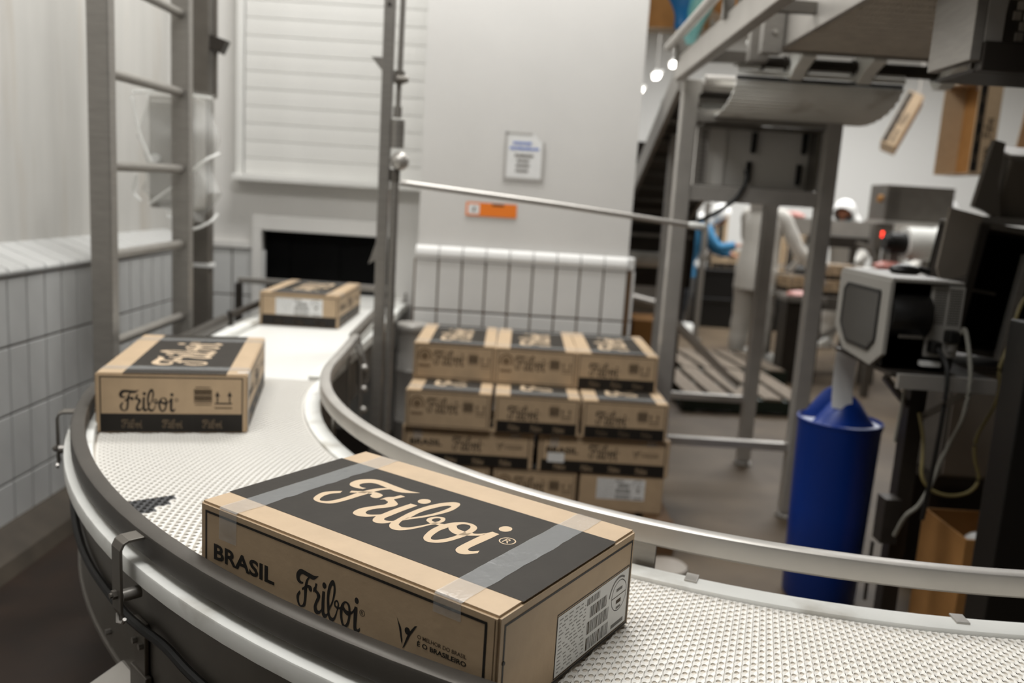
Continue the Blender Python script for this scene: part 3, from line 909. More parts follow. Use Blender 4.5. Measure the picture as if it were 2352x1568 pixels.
stacked('right carton of the bottom row showing a white barcode label', False, lab)


def make_pallet(name, label, loc, lx, ly, rz, m, m2, nb, group=None, hz=.144):
    t = thing(name, label, 'pallet', loc, rz, group)
    bwid = lx / nb
    for i in range(nb):
        x = -lx / 2 + bwid * (i + .5)
        part(MB().bx(x - bwid * .38, x + bwid * .38, -ly / 2, ly / 2, hz - .022, hz), 'board', m, t, world=False, bevel=.003)
    for y in (-ly / 2 + .05, 0, ly / 2 - .05):
        part(MB().bx(-lx / 2, lx / 2, y - .05, y + .05, hz - .122, hz - .022), 'stringer', m2, t, world=False)
    for x in (-lx / 2 + .05, 0, lx / 2 - .05):
        part(MB().bx(x - .05, x + .05, -ly / 2, ly / 2, 0, hz - .122), 'bottom_board', m2, t, world=False)
    return t


make_pallet('wooden_pallet', 'brown wooden pallet under the stack of cartons inside the bend', (.155, 4.36, 0), 1.34, 1.10, 0, 'wood2', 'wood2', 8, None, .165)
d = MB().lathe([(.095, 0), (.10, .01), (.10, .03), (.09, .042), (.02, .046)], (0, 0, 0), 24)
single(d, 'plastic_disc', 'panel', 'round white plastic disc lying on the floor by the pallet corner', 'disc', (.755, 3.60, 0), smooth=True, off=(0, 0, 0))
# stainless canister between the post and the stack
DX, DY = -.575, 4.83
dr = thing('steel_canister', 'stainless steel canister standing at the left of the carton stack', 'canister', (DX, DY, 0))
part(MB().lathe([(.083, 0), (.086, .01), (.086, .30), (.09, .31), (.086, .32), (.086, .60), (.09, .61), (.086, .62), (.086, .84)], (DX, DY, 0), 28), 'canister_body', 'steel_lt', dr, smooth=True)
part(MB().lathe([(.091, .83), (.093, .845), (.093, .87), (.088, .877), (.07, .872), (.02, .868)], (DX, DY, 0), 28), 'lid', 'steel_lt', dr, smooth=True)

# ------------------------------------------------------------------ left: ladder, posts, wrapped enclosure
ld = thing('steel_ladder', 'tall grey steel ladder with round rungs standing between the tiled wall and the belt', 'ladder', (-1.47, 3.45, 0))
for y in (3.08, 3.80):
    part(MB().bx(-1.535, -1.458, y - .028, y + .028, 0, 3.4), 'stile', 'steel', ld, bevel=.005)
for k in range(10):
    z = .325 * k + .345
    part(MB().tube([(-1.495, 3.10, z), (-1.495, 3.78, z + .01)], .019, 14), 'rung', 'steel', ld, smooth=True)
bp = thing('corner_post', 'dark steel post behind the ladder with a small bracket near the top', 'post', (-1.63, 4.4, 0))
part(MB().bx(-1.675, -1.585, 4.36, 4.44, 0, 3.6), 'post', 'steel_dk', bp, bevel=.006)
part(MB().prism([(-1.59, 2.325), (-1.50, 2.30), (-1.53, 2.235), (-1.59, 2.26)], 4.37, 4.43, f=lambda x, y, z: (x, z, y)), 'bracket', 'steel_blk', bp)
part(MB().tube([(-1.566, 4.40, 2.02), (-1.566, 4.40, 2.9)], .012, 8), 'conduit', 'steel_dk', bp)
part(MB().bx(-1.682, -1.578, 4.354, 4.446, 1.172, 1.192), 'cable_tie', 'paper', bp, 'white tie round the post')
eb = thing('wall_enclosure', 'grey control enclosure wrapped in clear plastic behind the ladder', 'enclosure', (-1.73, 4.10, 1.45))
part(MB().bx(-1.785, -1.56, 4.12, 4.27, 1.47, 2.0), 'housing', 'greybox', eb, bevel=.012)
part(MB().bx(-1.77, -1.575, 4.105, 4.122, 1.50, 1.97), 'cover', 'greybox', eb, bevel=.006)
part(MB().tube([(-1.74, 4.08, 1.70), (-1.74, 4.11, 1.70)], .022, 12), 'knob', 'paper', eb, 'pale switch knob', smooth=True)
part(MB().bx(-1.65, -1.60, 4.27, 4.36, 1.6, 1.8), 'mount', 'steel_dk', eb)
rnd = random.Random(11)
bagm = MB(); rings = []
for k in range(17):
    z = 2.02 - .62 * k / 16
    tw = .02 * math.sin(k * 1.3)
    cx_ = -1.655 + .03 * max(0, (k - 9) / 7); hw = .152 - .02 * math.sin(k * .9) - (.13 * max(0, (k - 12) / 4)); hd = .145 - .02 * math.sin(k * .7)
    cx_ += .03 * max(0, (k - 12) / 4)
    ring = []
    for j in range(28):
        a = 2 * PI * j / 28
        e = 3.2
        c_, s_ = math.cos(a), math.sin(a)
        rr = 1 / ((abs(c_) ** e + abs(s_) ** e) ** (1 / e))
        w = 1 + rnd.uniform(-.05, .05)
        ring.append((cx_ + rr * c_ * hw * w, 4.19 + rr * s_ * hd * w - .02, z + rnd.uniform(-.006, .006) + tw * .2))
    rings.append(ring)
bagm.loft(rings, False)
bg = thing('plastic_cover', 'clear wrinkled plastic sheet draped over the enclosure behind the ladder', 'plastic sheet', (-1.655, 4.19, 1.4))
part(bagm, 'film', 'bag', bg, smooth=True)
fold = MB()
for pts in ([(-1.80, 3.985, 1.97), (-1.76, 3.975, 1.80), (-1.71, 3.98, 1.68)], [(-1.72, 3.98, 1.49), (-1.58, 3.985, 1.60), (-1.47, 3.99, 1.70), (-1.42, 4.05, 1.74)], [(-1.80, 4.0, 1.99), (-1.65, 3.985, 2.0), (-1.44, 4.0, 1.985)],
            [(-1.64, 3.98, 1.44), (-1.54, 3.99, 1.385), (-1.45, 4.0, 1.42), (-1.42, 4.03, 1.46)], [(-1.60, 3.98, 1.62), (-1.53, 3.985, 1.42)], [(-1.78, 3.98, 1.62), (-1.795, 3.985, 1.54), (-1.76, 3.98, 1.50)]):
    fold.tube(catmull(pts, 5), .0075, 6)
part(fold, 'fold', 'bagfold', bg, 'pale crumpled folds', smooth=True)

# ------------------------------------------------------------------ centre post and swing arm
PY = 3.70
ps = thing('steel_post', 'square steel post beside the black opening with a small triangular bracket', 'post', (-.59, PY, 0))
part(MB().bx(-.613, -.567, PY - .023, PY + .023, 0, 3.3), 'post', 'steel', ps, bevel=.004)
part(MB().prism([(-.613, 2.165), (-.660, 2.165), (-.613, 2.11)], PY - .015, PY + .015, f=lambda x, y, z: (x, z, y)), 'gusset', 'steel', ps)
part(MB().prism([(-.613, 1.40), (-.645, 1.30), (-.613, 1.32)], PY - .01, PY + .01, f=lambda x, y, z: (x, z, y)), 'gusset', 'steel', ps)
hb = MB()
for z in (2.375, 2.405): hb.tube([(-.590, PY - .0225, z), (-.590, PY - .026, z)], .009, 10)
part(hb, 'bolt', 'steel_blk', ps)
sw = thing('barrier', 'pivoting barrier with a long thin pipe reaching right across the white column', 'barrier', (-.545, PY, 0))
part(MB().tube([(-.543, PY, 0.0), (-.543, PY, 1.66)], .018, 14).tube([(-.543, PY, 1.95), (-.537, PY, 2.6)], .011, 12).tube([(-.537, PY, 2.12), (-.532, PY, 3.2)], .009, 12), 'upright', 'steel', sw, smooth=True)
part(MB().bx(-.562, -.52, PY - .02, PY + .02, 2.065, 2.115).tube([(-.545, PY - .03, 2.08), (-.50, PY - .03, 2.08)], .014, 10), 'clamp', 'steel_dk', sw)
part(MB().tube([(-.543, PY, 1.97), (-.543, PY, 1.925)], .018, 12), 'collar', 'steel', sw, smooth=True)
part(MB().tube([(-.541, PY, 1.915), (-.541, PY, 1.80)], .030, 20), 'cylinder', 'steel', sw, smooth=True)
part(MB().ball((-.525, PY - .01, 1.745), .040, 18, 12), 'ball_joint', 'steel_lt', sw, smooth=True)
part(MB().tube([(-.545, PY, 1.71), (-.545, PY, 1.66)], .022, 12), 'collar', 'steel_dk', sw, smooth=True)
A0, A1 = V((-.520, PY - .01, 1.655)), V((.815, 3.86, 1.545))
part(MB().tube([A0, A0.lerp(A1, .5) + V((0, 0, .004)), A1], .0125, 14), 'arm', 'steel_lt', sw, smooth=True)
part(MB().tube([A0.lerp(A1, .955), A0.lerp(A1, .97), A1 + (A1 - A0) * .012, A1 + (A1 - A0) * .02], [.0128, .0165, .0165, .008], 14), 'end_cap', 'hdpe', sw, 'pale plastic cap', smooth=True)

# ------------------------------------------------------------------ signs on the column
nt_ = thing('door_notice', 'white notice with blue heading in a grey frame, torn corner, on the white column', 'notice', (0.01, 4.995, 1.86))
f = Flat((-.108, 4.995, 1.728), X3, Z3, .001)
f.poly([(0, 0), (.226, 0), (.226, .215), (.205, .215), (.16, .262), (.0, .262)], 0)
f.mb.m[-1] = 0
f.part('paper', ['paper'], nt_).location = -V((0.01, 4.995, 1.86))
f = Flat((-.108, 4.995, 1.728), X3, Z3, .002)
f.rect(-.004, -.004, .228, .010); f.rect(-.004, .01, .012, .264); f.rect(.212, .01, .230, .216); f.rect(.0, .252, .155, .264)
o = f.part('frame', ['holder'], nt_, 'grey worn border'); o.location = -V((0.01, 4.995, 1.86))
f = Flat((-.108, 4.995, 1.728), X3, Z3, .0026)
rnd = random.Random(5)
def scribble(x0, x1, y, h, mi):
    x = x0
    while x < x1:
        w = rnd.uniform(.004, .009)
        f.rect(x, y, min(x + w, x1), y + h * rnd.uniform(.75, 1.0), mi); x += w + rnd.uniform(.0015, .003)
scribble(.045, .15, .198, .016, 0); scribble(.028, .195, .168, .017, 0)
o = f.part('blue_heading', ['blueink'], nt_); o.location = -V((0.01, 4.995, 1.86)); o['kind'] = 'stuff'
f = Flat((-.108, 4.995, 1.728), X3, Z3, .0026)
scribble(.058, .165, .128, .016, 0); scribble(.072, .142, .100, .014, 0); scribble(.066, .146, .072, .015, 0); scribble(.066, .140, .044, .014, 0)
o = f.part('black_lines', ['midink'], nt_); o.location = -V((0.01, 4.995, 1.86)); o['kind'] = 'stuff'
os_ = thing('orange_sticker', 'small orange and white sticker on the column below the notice', 'sticker', (-.17, 4.995, 1.54))
f = Flat((-.315, 4.995, 1.505), X3, Z3, .001)
f.rect(0, 0, .295, .078, 0); f.rect(.012, .010, .078, .068, 1, .0004); f.poly([(.038, .025), (.05, .025), (.054, .05), (.044, .052)], 2, .0008); f.rect(.15, .062, .22, .074, 2, .0006)
f.part('sticker_face', ['orange', 'paper', 'midink'], os_).location = -V((-.17, 4.995, 1.54))

# ------------------------------------------------------------------ steel tower with control box
TX0, TX1, TY0, TY1 = .818, 1.555, 4.44, 5.37
tw = thing('steel_tower', 'grey steel support tower carrying the overhead conveyor right of the stack', 'frame', (1.2, 4.9, 0))
for x, y in ((TX0, TY0), (TX1, TY0), (.935, TY1), (TX1, TY1)):
    z1 = 2.26
    lg = part(MB().bx(x - .04, x + .04, y - .04, y + .04, .03, z1), 'leg', 'tower', tw, bevel=.005)
    q = MB().lathe([(.06, 0), (.06, .012), (.025, .035)], (x, y, 0), 14)
    part(q, 'foot', 'steel', lg)
for y, z in ((TY0, .391), (TY1, .432)):
    part(MB().bx(TX0, TX1, y - .022, y + .022, z - .022, z + .022), 'crossbar', 'steel_lt', tw, bevel=.003)
part(MB().bar((TX0, 4.5, 1.06), (TX1 - .1, 5.34, .52), .035), 'brace', 'steel_lt', tw)
for y in (TY0, TY1):
    part(MB().bx(TX0, TX1, y - .03, y + .03, 2.06, 2.12), 'top_rail', 'steel', tw)
part(MB().bx(TX0, TX0 + .06, TY0, TY1, 2.20, 2.26), 'side_rail', 'tower', tw)
part(MB().bx(TX1 - .03, TX1 + .03, TY0, TY1, 2.06, 2.12), 'side_rail', 'tower', tw)
part(MB().bx(TX0, TX1, TY0 - .03, TY0 + .02, 1.665, 1.745), 'lower_rail', 'tower', tw, bevel=.004)
cb = thing('control_panel', 'grey steel panel box hung in the tower with black latches', 'control panel', (1.22, 4.6, 1.70))
part(MB().bx(.905, 1.515, 4.60, 4.63, 1.75, 2.05), 'back_plate', 'panel_lt', cb)
part(MB().bx(.905, 1.06, 4.585, 4.60, 1.75, 2.05), 'left_door', 'panel_lt', cb, bevel=.003)
part(MB().bx(.905, 1.515, 4.44, 4.66, 2.045, 2.055).bx(.905, 1.515, 4.50, 4.66, 1.746, 1.752), 'shell', 'steel_dk', cb)
part(MB().bx(1.50, 1.515, 4.47, 4.63, 1.75, 2.05), 'right_cheek', 'steel_dk', cb)
pp = part(MB().bx(.89, .955, 4.515, 4.522, 1.74, 2.05), 'perforated_strip', 'steel_lt', cb)
for k in range(11):
    part(MB().bx(.915, .935, 4.508, 4.516, 1.77 + .024 * k, 1.781 + .024 * k), 'slot', 'steel_dk', pp)
for x, z in ((1.205, 1.95), (1.19, 1.80), (1.455, 1.80), (1.47, 1.96)):
    part(MB().bx(x - .012, x + .012, 4.575, 4.60, z, z + .085).ball((x - .004, 4.575, z - .008), .016, 8, 6), 'latch', 'black', cb)
pc = catmull([(1.13, 4.40, 1.83), (1.135, 4.39, 1.78), (1.10, 4.39, 1.70), (1.04, 4.39, 1.64), (.99, 4.42, 1.60), (.93, 4.48, 1.56)], 5)
single(MB().tube(pc, .011, 8), 'cable', 'rubber', 'black hose curving down in front of the tower panel', 'cable', (1.05, 4.42, 1.7), smooth=True)

# ------------------------------------------------------------------ overhead conveyor running towards the camera
oc = thing('overhead_conveyor', 'overhead steel conveyor at upper right seen from below with its hanging return belt', 'conveyor', (1.4, 3.6, 2.3))
part(MB().bx(.735, .785, 1.7, 4.47, 2.255, 2.36), 'side_beam', 'steel_lt', oc, bevel=.005)
part(MB().tube([(.70, 4.5, 2.42), (.70, 1.7, 2.46)], .022, 12), 'hand_rail', 'steel_lt', oc, smooth=True)
for y in (4.4, 3.4, 2.4):
    part(MB().bx(.72, .76, y - .02, y + .02, 2.34, 2.44), 'rail_post', 'steel', oc)
part(MB().bx(1.045, 1.065, 1.3, 3.84, 2.305, 2.62), 'side_panel', 'steel_lt', oc, bevel=.003)
part(MB().bx(1.90, 1.92, 1.3, 3.90, 2.305, 2.62), 'side_panel', 'steel', oc)
for y in (3.90, 3.70):
    part(MB().bx(.955, 1.04, y - .03, y + .03, 2.275, 2.62), 'upright', 'steel', oc, bevel=.003)
bb = MB()
for y, z in ((3.90, 2.34), (3.90, 2.46), (3.70, 2.36), (3.78, 2.40)): bb.tube([(1.0, y - .02, z), (1.0, y - .04, z), (1.0, y - .045, z)], .009, 8)
part(bb, 'bolt', 'steel_lt', oc)
part(MB().bx(.76, 1.90, 3.30, 3.34, 2.36, 2.40), 'cross_tie', 'steel_dk', oc)
part(MB().bx(.76, 1.06, 3.98, 4.02, 2.28, 2.33), 'cross_tie', 'steel_dk', oc)
# underside of the belt: rows of small slots
ub = MB(); nx, ny = 46, 64
for j in range(ny):
    for i in range(nx):
        x0 = 1.068 + .83 * i / nx; x1 = 1.068 + .83 * (i + 1) / nx; y0 = 1.3 + 2.52 * j / ny; y1 = 1.3 + 2.52 * (j + 1) / ny
        if y0 < 2.3: continue
        mx, my = (x0 + x1) / 2 + (.004 if j % 2 else -.004), (y0 + y1) / 2
        i0 = len(ub.v)
        hx, hy = .0055, .013
        ub.v += [(x0, y0, 2.318), (x1, y0, 2.318), (x1, y1, 2.318), (x0, y1, 2.318)] + [(mx - hx, my - hy, 2.320), (mx + hx, my - hy, 2.320), (mx + hx, my + hy, 2.320), (mx - hx, my + hy, 2.320)] + [(mx - hx, my - hy, 2.330), (mx + hx, my - hy, 2.330), (mx + hx, my + hy, 2.330), (mx - hx, my + hy, 2.330)]
        for k in range(4):
            k2 = (k + 1) % 4
            ub.f.append((i0 + k, i0 + 4 + k, i0 + 4 + k2, i0 + k2)); ub.f.append((i0 + 4 + k, i0 + 8 + k, i0 + 8 + k2, i0 + 4 + k2)); ub.m += [0, 0]
        ub.f.append((i0 + 8, i0 + 11, i0 + 10, i0 + 9)); ub.m.append(0)
part(ub, 'belt_underside', 'under', oc, 'grey belt with rows of slots', kind='stuff', fix=False)
part(MB().bx(1.068, 1.898, 1.3, 2.31, 2.316, 2.33), 'bottom_pan', 'steel_dk', oc)
# end shaft, rollers and white sprocket guides
part(MB().tube([(.93, 4.03, 2.295), (1.94, 4.03, 2.295)], .022, 14), 'end_shaft', 'steel_dk', oc, smooth=True)
for x0, x1 in ((1.05, 1.165), (1.255, 1.475), (1.56, 1.845)):
    part(MB().tube([(x0, 4.03, 2.295), (x0 + .012, 4.03, 2.295), (x0 + .013, 4.03, 2.295), (x1 - .013, 4.03, 2.295), (x1 - .012, 4.03, 2.295), (x1, 4.03, 2.295)], [.037, .037, .029, .029, .037, .037], 16), 'roller', 'steel_blk', oc)
for x in (1.21, 1.517, 1.885):
    part(MB().prism([(3.84, 2.345), (3.84, 2.30), (3.95, 2.262), (4.0, 2.225), (4.06, 2.225), (4.10, 2.26), (4.10, 2.345)], x - .032, x + .032, f=lambda a, b, c: (c, a, b)), 'belt_guide', 'hdpe', oc, bevel=.006)
part(MB().bx(1.065, 1.90, 3.82, 3.85, 2.31, 2.345), 'end_plate', 'steel', oc)
part(MB().bx(1.065, 1.90, 1.3, 4.40, 2.44, 2.455), 'top_belt', 'hdpe', oc)
# hanging loop of the return belt: plates with ribs
lp = MB(); prof = []
for k in range(31):
    a = PI + PI * k / 30
    prof.append((4.42 - .40 * math.cos(a - PI), 2.26 - .165 * math.sin(a - PI) ** .85 if 0 < k < 30 else 2.26))
prof = [(4.02, 2.30)] + prof + [(4.82, 2.34)]
for k in range(len(prof) - 1):
    (ya, za), (yb, zb_) = prof[k], prof[k + 1]
    d = V((yb - ya, zb_ - za)); L = d.length; d = d / L; n = V((d.y, -d.x)) * .008
    x0 = .945 + .0025 * (k % 2); x1 = 1.705 + .006 * (k % 2)
    g = d * L * .06
    poly = [(ya + g.x, za + g.y), (yb - g.x, zb_ - g.y), (yb - g.x + n.x, zb_ - g.y + n.y), (ya + g.x + n.x, za + g.y + n.y)]
    part(MB().prism(poly, x0, x1, f=lambda a_, b_, c_: (c_, a_, b_)), 'belt_link', 'greymod' if k == 2 else 'hdpe', oc, 'dark grey belt link' if k == 2 else None)
for y, z in ((4.30, 2.245), (4.62, 2.255)):
    part(MB().tube([(.86, y, z), (1.55, y, z)], .024, 12), 'carrier_roller', 'steel_lt' if y < 4.5 else 'steel_dk', oc, smooth=True)

# trough of the machine at upper right
tr = thing('steel_trough', 'dark steel machine trough in the upper right corner with a mesh belt inside', 'trough', (1.45, 2.5, 2.0))
part(MB().bx(1.165, 1.195, 2.36, 2.60, 2.055, 2.75), 'side_plate', 'steel', tr, bevel=.003)
part(MB().bx(1.195, 1.245, 2.36, 2.38, 2.055, 2.75), 'front_flange', 'steel_lt', tr, bevel=.003)
part(MB().bx(1.195, 2.1, 2.35, 2.39, 2.03, 2.105), 'bottom_bar', 'steel_blk', tr, bevel=.004)
part(MB().bx(1.195, 2.1, 2.39, 2.60, 2.03, 2.04), 'bottom_plate', 'steel_blk', tr)
part(MB().bar((1.25, 2.46, 2.11), (1.285, 2.46, 2.40), .012, .12), 'inner_rail', 'steel_lt', tr)
mb = MB()
for k in range(16):
    y = 2.45 + .012 * k; z = 2.14 + .03 * k
    for i in range(22):
        x = 1.335 + .03 * i + (.015 if k % 2 else 0)
        mb.box((x, y, z), (.020, .006, .022))
part(mb, 'mesh_belt', 'under', tr, 'woven belt of small plates', kind='stuff')
part(MB().bx(1.32, 2.1, 2.66, 2.68, 2.05, 2.8), 'back_plate', 'steel_dk', tr)

# ------------------------------------------------------------------ inclined conveyor behind the tower
ic = thing('inclined_conveyor', 'steel conveyor sloping down behind the tower at the column edge', 'conveyor', (.85, 6.5, 0))
a_, b_ = V((.79, 4.60, 2.30)), V((.86, 7.4, 1.50))
part(MB().bar(a_, b_, .03, .16), 'side_beam', 'steel', ic)
part(MB().bar(a_ + V((.55, .1, 0)), b_ + V((.55, .1, 0)), .03, .16), 'side_beam', 'steel', ic)
part(MB().bar(a_ + V((.28, .05, -.03)), b_ + V((.28, .05, -.03)), .52, .02), 'pan', 'steel_blk', ic)
for k in range(9):
    p = a_.lerp(b_, (k + .5) / 9) + V((.28, .05, -.05))
    part(MB().box(p, (.52, .03, .03)), 'slat', 'steel_dk', ic)
part(MB().bx(.76, .84, 4.50, 4.58, 2.36, 2.44), 'end_box', 'steel', ic)
for x in (.87, 1.40):
    part(MB().bx(x - .025, x + .025, 7.2, 7.25, 0, 1.5), 'leg', 'steel_dk', ic)
part(MB().bx(.80, 1.5, 7.28, 7.31, 0.95, 2.15), 'back_shield', 'steel_blk', ic, 'dark sheet closing the far end')
for z in (1.90, 1.37): part(MB().bx(.80, 1.45, 7.20, 7.23, z, z + .028), 'cross_tie', 'steel', ic)
single(MB().tube([(-.26, 0, 0), (.26, 0, 0)], .062, 18), 'white_pipe', 'hdpe', 'fat white pipe passing between the column and the tower', 'pipe', (.98, 6.9, 1.20), smooth=True, off=(0, 0, 0))
mc = thing('grey_machine', 'jumble of grey machinery between column and tower', 'machine', (1.35, 8.2, 0))
part(MB().bx(1.0, 1.45, 8.0, 8.5, .52, 1.08), 'housing', 'greybox', mc, bevel=.02)
part(MB().tube([(1.0, 7.98, .78), (1.42, 7.98, .70)], .05, 12), 'duct', 'steel_lt', mc, smooth=True)
part(MB().bx(1.05, 1.4, 8.05, 8.45, 0, .52), 'base', 'steel_dk', mc)
pb = thing('plain_carton', 'plain brown carton on the floor right behind the top row of the stack', 'carton', (1.0, 6.5, 0))
part(MB().bx(.90, 1.10, 6.3, 6.7, .42, .78), 'carton_body', 'kraft_in', pb, bevel=.004)
part(MB().bx(.90, 1.10, 6.3, 6.7, 0.0, .42), 'lower_tray', 'wood2', pb, bevel=.004)

# ------------------------------------------------------------------ right foreground: bin, printer, cables, weighing machine
bn = thing('swing_bin', 'tall blue plastic bin with a raised swing lid standing on the floor', 'bin', (1.40, 3.49, 0))
bx0, by0 = 1.40, 3.49
prof = [(.145, 0), (.152, .012), (.160, .40), (.167, .755), (.170, .765), (.170, .785), (.164, .788), (.160, .765), (.155, .70), (.02, .70)]
part(MB().lathe(prof, (bx0, by0, 0), 40), 'bin_body', 'bin', bn, smooth=True)
rim = MB().lathe([(.1695, .772), (.173, .777), (.173, .790), (.166, .792), (.162, .780)], (bx0, by0, 0), 40, cap=False)
part(rim, 'rim', 'bin', bn, smooth=True)
part(MB().lathe([(.165, .776), (.10, .780), (.02, .781)], (bx0, by0, 0), 32), 'liner', 'bin_lip', bn, 'white bag folded inside the rim', smooth=True)
# swing lid: two bell-shaped cheeks, the near one leaning back, an open slot between them
def bell(yb, yt, x0, hw, hgt, sc=1.0):
    mb = MB(); rings = []
    for k in range(21):
        t = -1 + 2 * k / 20
        z = .770 + hgt * (math.cos(t * PI / 2) ** 1.25)
        cur = .05 * (1 - t * t)
        rings.append([(x0 + t * hw, yb - cur, .770), (x0 + t * hw, (yb + yt) / 2 - cur * .8, .770 + (z - .770) * .55), (x0 + t * hw, yt, z), (x0 + t * hw, yt + .008, z), (x0 + t * hw, (yb + yt) / 2 - cur * .8 + .008, .770 + (z - .770) * .55), (x0 + t * hw, yb - cur + .008, .770)])
    mb.loft(rings)
    return mb
part(bell(by0 - .06, by0 - .03, bx0 + .004, .138, .135), 'lid_flap', 'bin', bn, smooth=True)
part(bell(by0 + .075, by0 + .06, bx0 - .015, .135, .145), 'lid_flap', 'bin', bn, smooth=True)
part(MB().bx(bx0 - .10, bx0 + .10, by0 - .02, by0 + .06, .772, .776), 'lid_opening_shade', 'void', bn, 'black plate painting the shade in the opening')  # black plate puts the shade inside the bin into colour

# label printer on its shelf
PX0, PX1, PYF, PYB, PZ0, PZ1 = 1.285, 1.55, 2.91, 3.36, 1.115, 1.432
pr = thing('label_printer', 'grey and black label printer with a smoked window above the blue bin', 'printer', (1.45, 3.13, PZ0))
part(MB().bx(PX0 + .012, PX1, PYF + .03, PYB, PZ0, PZ1 - .012), 'chassis', 'black', pr, bevel=.01)
part(MB().bx(PX0, PX1 - .07, PYF, PYB + .01, PZ1 - .014, PZ1).bx(PX1 - .07, PX1, PYF + .03, PYB, PZ1 - .016, PZ1 - .004), 'top_cover', 'printer', pr, bevel=.004)
dp = [(PYF, PZ1 - .012), (PYB + .01, PZ1 - .012), (PYB + .01, PZ0 + .09), (PYB - .10, PZ0 + .01), (PYF + .09, PZ0 - .005), (PYF, PZ0 + .05)]
dd = part(MB().prism(dp, PX0 - .004, PX0 + .012, f=lambda a, b, c: (c, a, b)), 'media_door', 'printer', pr, bevel=.003)
wp = [(PYF + .07, PZ1 - .055), (PYB - .09, PZ1 - .055), (PYB - .06, PZ1 - .075), (PYB - .06, PZ0 + .11), (PYB - .13, PZ0 + .05), (PYF + .12, PZ0 + .05), (PYF + .07, PZ0 + .09)]
part(MB().prism(wp, PX0 - .008, PX0 - .003, f=lambda a, b, c: (c, a, b)), 'window', 'smoke', dd, 'smoked window')
fr_ = MB()
for k in range(len(wp)):
    a_, b_ = wp[k], wp[(k + 1) % len(wp)]
    fr_.bar((PX0 - .006, a_[0], a_[1]), (PX0 - .006, b_[0], b_[1]), .008, .012)
part(fr_, 'window_seal', 'black', dd)
# bulging black housing facing the camera
hp = MB(); rings = []
for k in range(9):
    x = PX0 + .014 + (.136) * k / 8
    rings.append([(x, PYF + .03, PZ1 - .015)] + [(x, PYF - .0 + .03 - (.05 + .012 * math.sin(PI * k / 8)) * math.sin(PI * j / 10) ** .7, PZ1 - .055 - .15 * j / 10) for j in range(11)] + [(x, PYF + .03, PZ0 + .005)])
hp.loft(rings)
part(hp, 'ribbon_housing', 'black', pr, 'bulging black housing', smooth=True)
part(MB().bx(PX0 + .04, PX0 + .12, PYF - .022, PYF - .012, PZ0 + .115, PZ0 + .125), 'latch_strip', 'steel_dk', pr)
rp = part(MB().bx(PX1 - .115, PX1 - .002, PYF + .016, PYF + .032, PZ0 + .05, PZ1 - .02), 'rear_panel', 'greybox', pr, 'grey perforated connector panel', bevel=.002)
q = MB()
for i in range(9):
    for j in range(15):
        if i == 4: continue
        q.bx(PX1 - .104 + .0105 * i, PX1 - .098 + .0105 * i, PYF + .0145, PYF + .016, PZ0 + .165 + .0085 * j, PZ0 + .170 + .0085 * j)
part(q, 'vent', 'smoke', rp, kind='stuff')
part(MB().bx(PX1 - .06, PX1 - .018, PYF - .03, PYF + .016, PZ0 + .105, PZ0 + .15), 'plug', 'black', rp, 'black plug', bevel=.008)
part(MB().bx(PX1 - .112, PX1 - .075, PYF - .03, PYF + .016, PZ0 + .065, PZ0 + .11), 'plug', 'black', rp, 'black plug', bevel=.008)
part(MB().bx(PX1 - .035, PX1 - .020, PYF + .006, PYF + .016, PZ0 + .075, PZ0 + .095), 'socket', 'paper', rp)
part(MB().bx(PX1 - .125, PX1 - .06, PYF + .0, PYF + .03, PZ0 + .018, PZ0 + .034), 'rating_plate', 'paper', pr)
single(MB().ball((0, 0, .014), .06, 18, 10, sc=(1, .8, .36)).tube([(.045, -.01, .02), (.085, -.015, .012)], .012, 8), 'black_cloth', 'black', 'crumpled black cloth lying on top of the printer', 'cloth', (1.455, 3.20, PZ1), smooth=True, off=(0, 0, 0))
st = MB(); rings = []
for k in range(12):
    t = k / 11
    rings.append([(1.315 + .012 * t, 3.40 + .02 * math.sin(t * 2.5), 1.105 - .25 * t), (1.405 + .016 * t, 3.405 + .03 * math.sin(t * 2.5), 1.085 - .25 * t)])
st.loft(rings, False, False)
single(st, 'label_strip', 'paper', 'strip of blank white labels hanging from the printer into the blue bin', 'label strip', (1.36, 3.40, .98))

sh = thing('printer_stand', 'dark steel stand with a shelf carrying the label printer', 'stand', (1.52, 3.12, 0))
part(MB().bx(1.30, 1.65, 2.86, 3.38, 1.098, 1.112), 'shelf', 'steel_blk', sh)
part(MB().bx(1.32, 1.655, 2.84, 2.86, 1.062, 1.112), 'shelf_lip', 'steel_lt', sh, 'pale front edge')  # lip in a paler steel than the shelf
part(MB().bx(1.47, 1.53, 3.05, 3.11, .02, 1.098), 'column', 'steel_blk', sh)
part(MB().bx(1.40, 1.56, 2.95, 3.25, 0, .02), 'base', 'steel_blk', sh)
for a_, b_ in (((1.62, 2.9, 1.07), (1.52, 3.05, .92)), ((1.345, 3.0, 1.07), (1.48, 3.08, .95))): part(MB().bar(a_, b_, .02), 'brace', 'steel_dk', sh)
part(MB().bx(1.40, 1.46, 2.98, 3.05, .45, .62).bx(1.375, 1.385, 2.99, 3.0, .22, .45), 'clamp_box', 'steel_blk', sh)
part(MB().tube([(1.36, 2.87, 1.06), (1.365, 2.9, .86)], .006, 8), 'rod', 'greycable', sh)

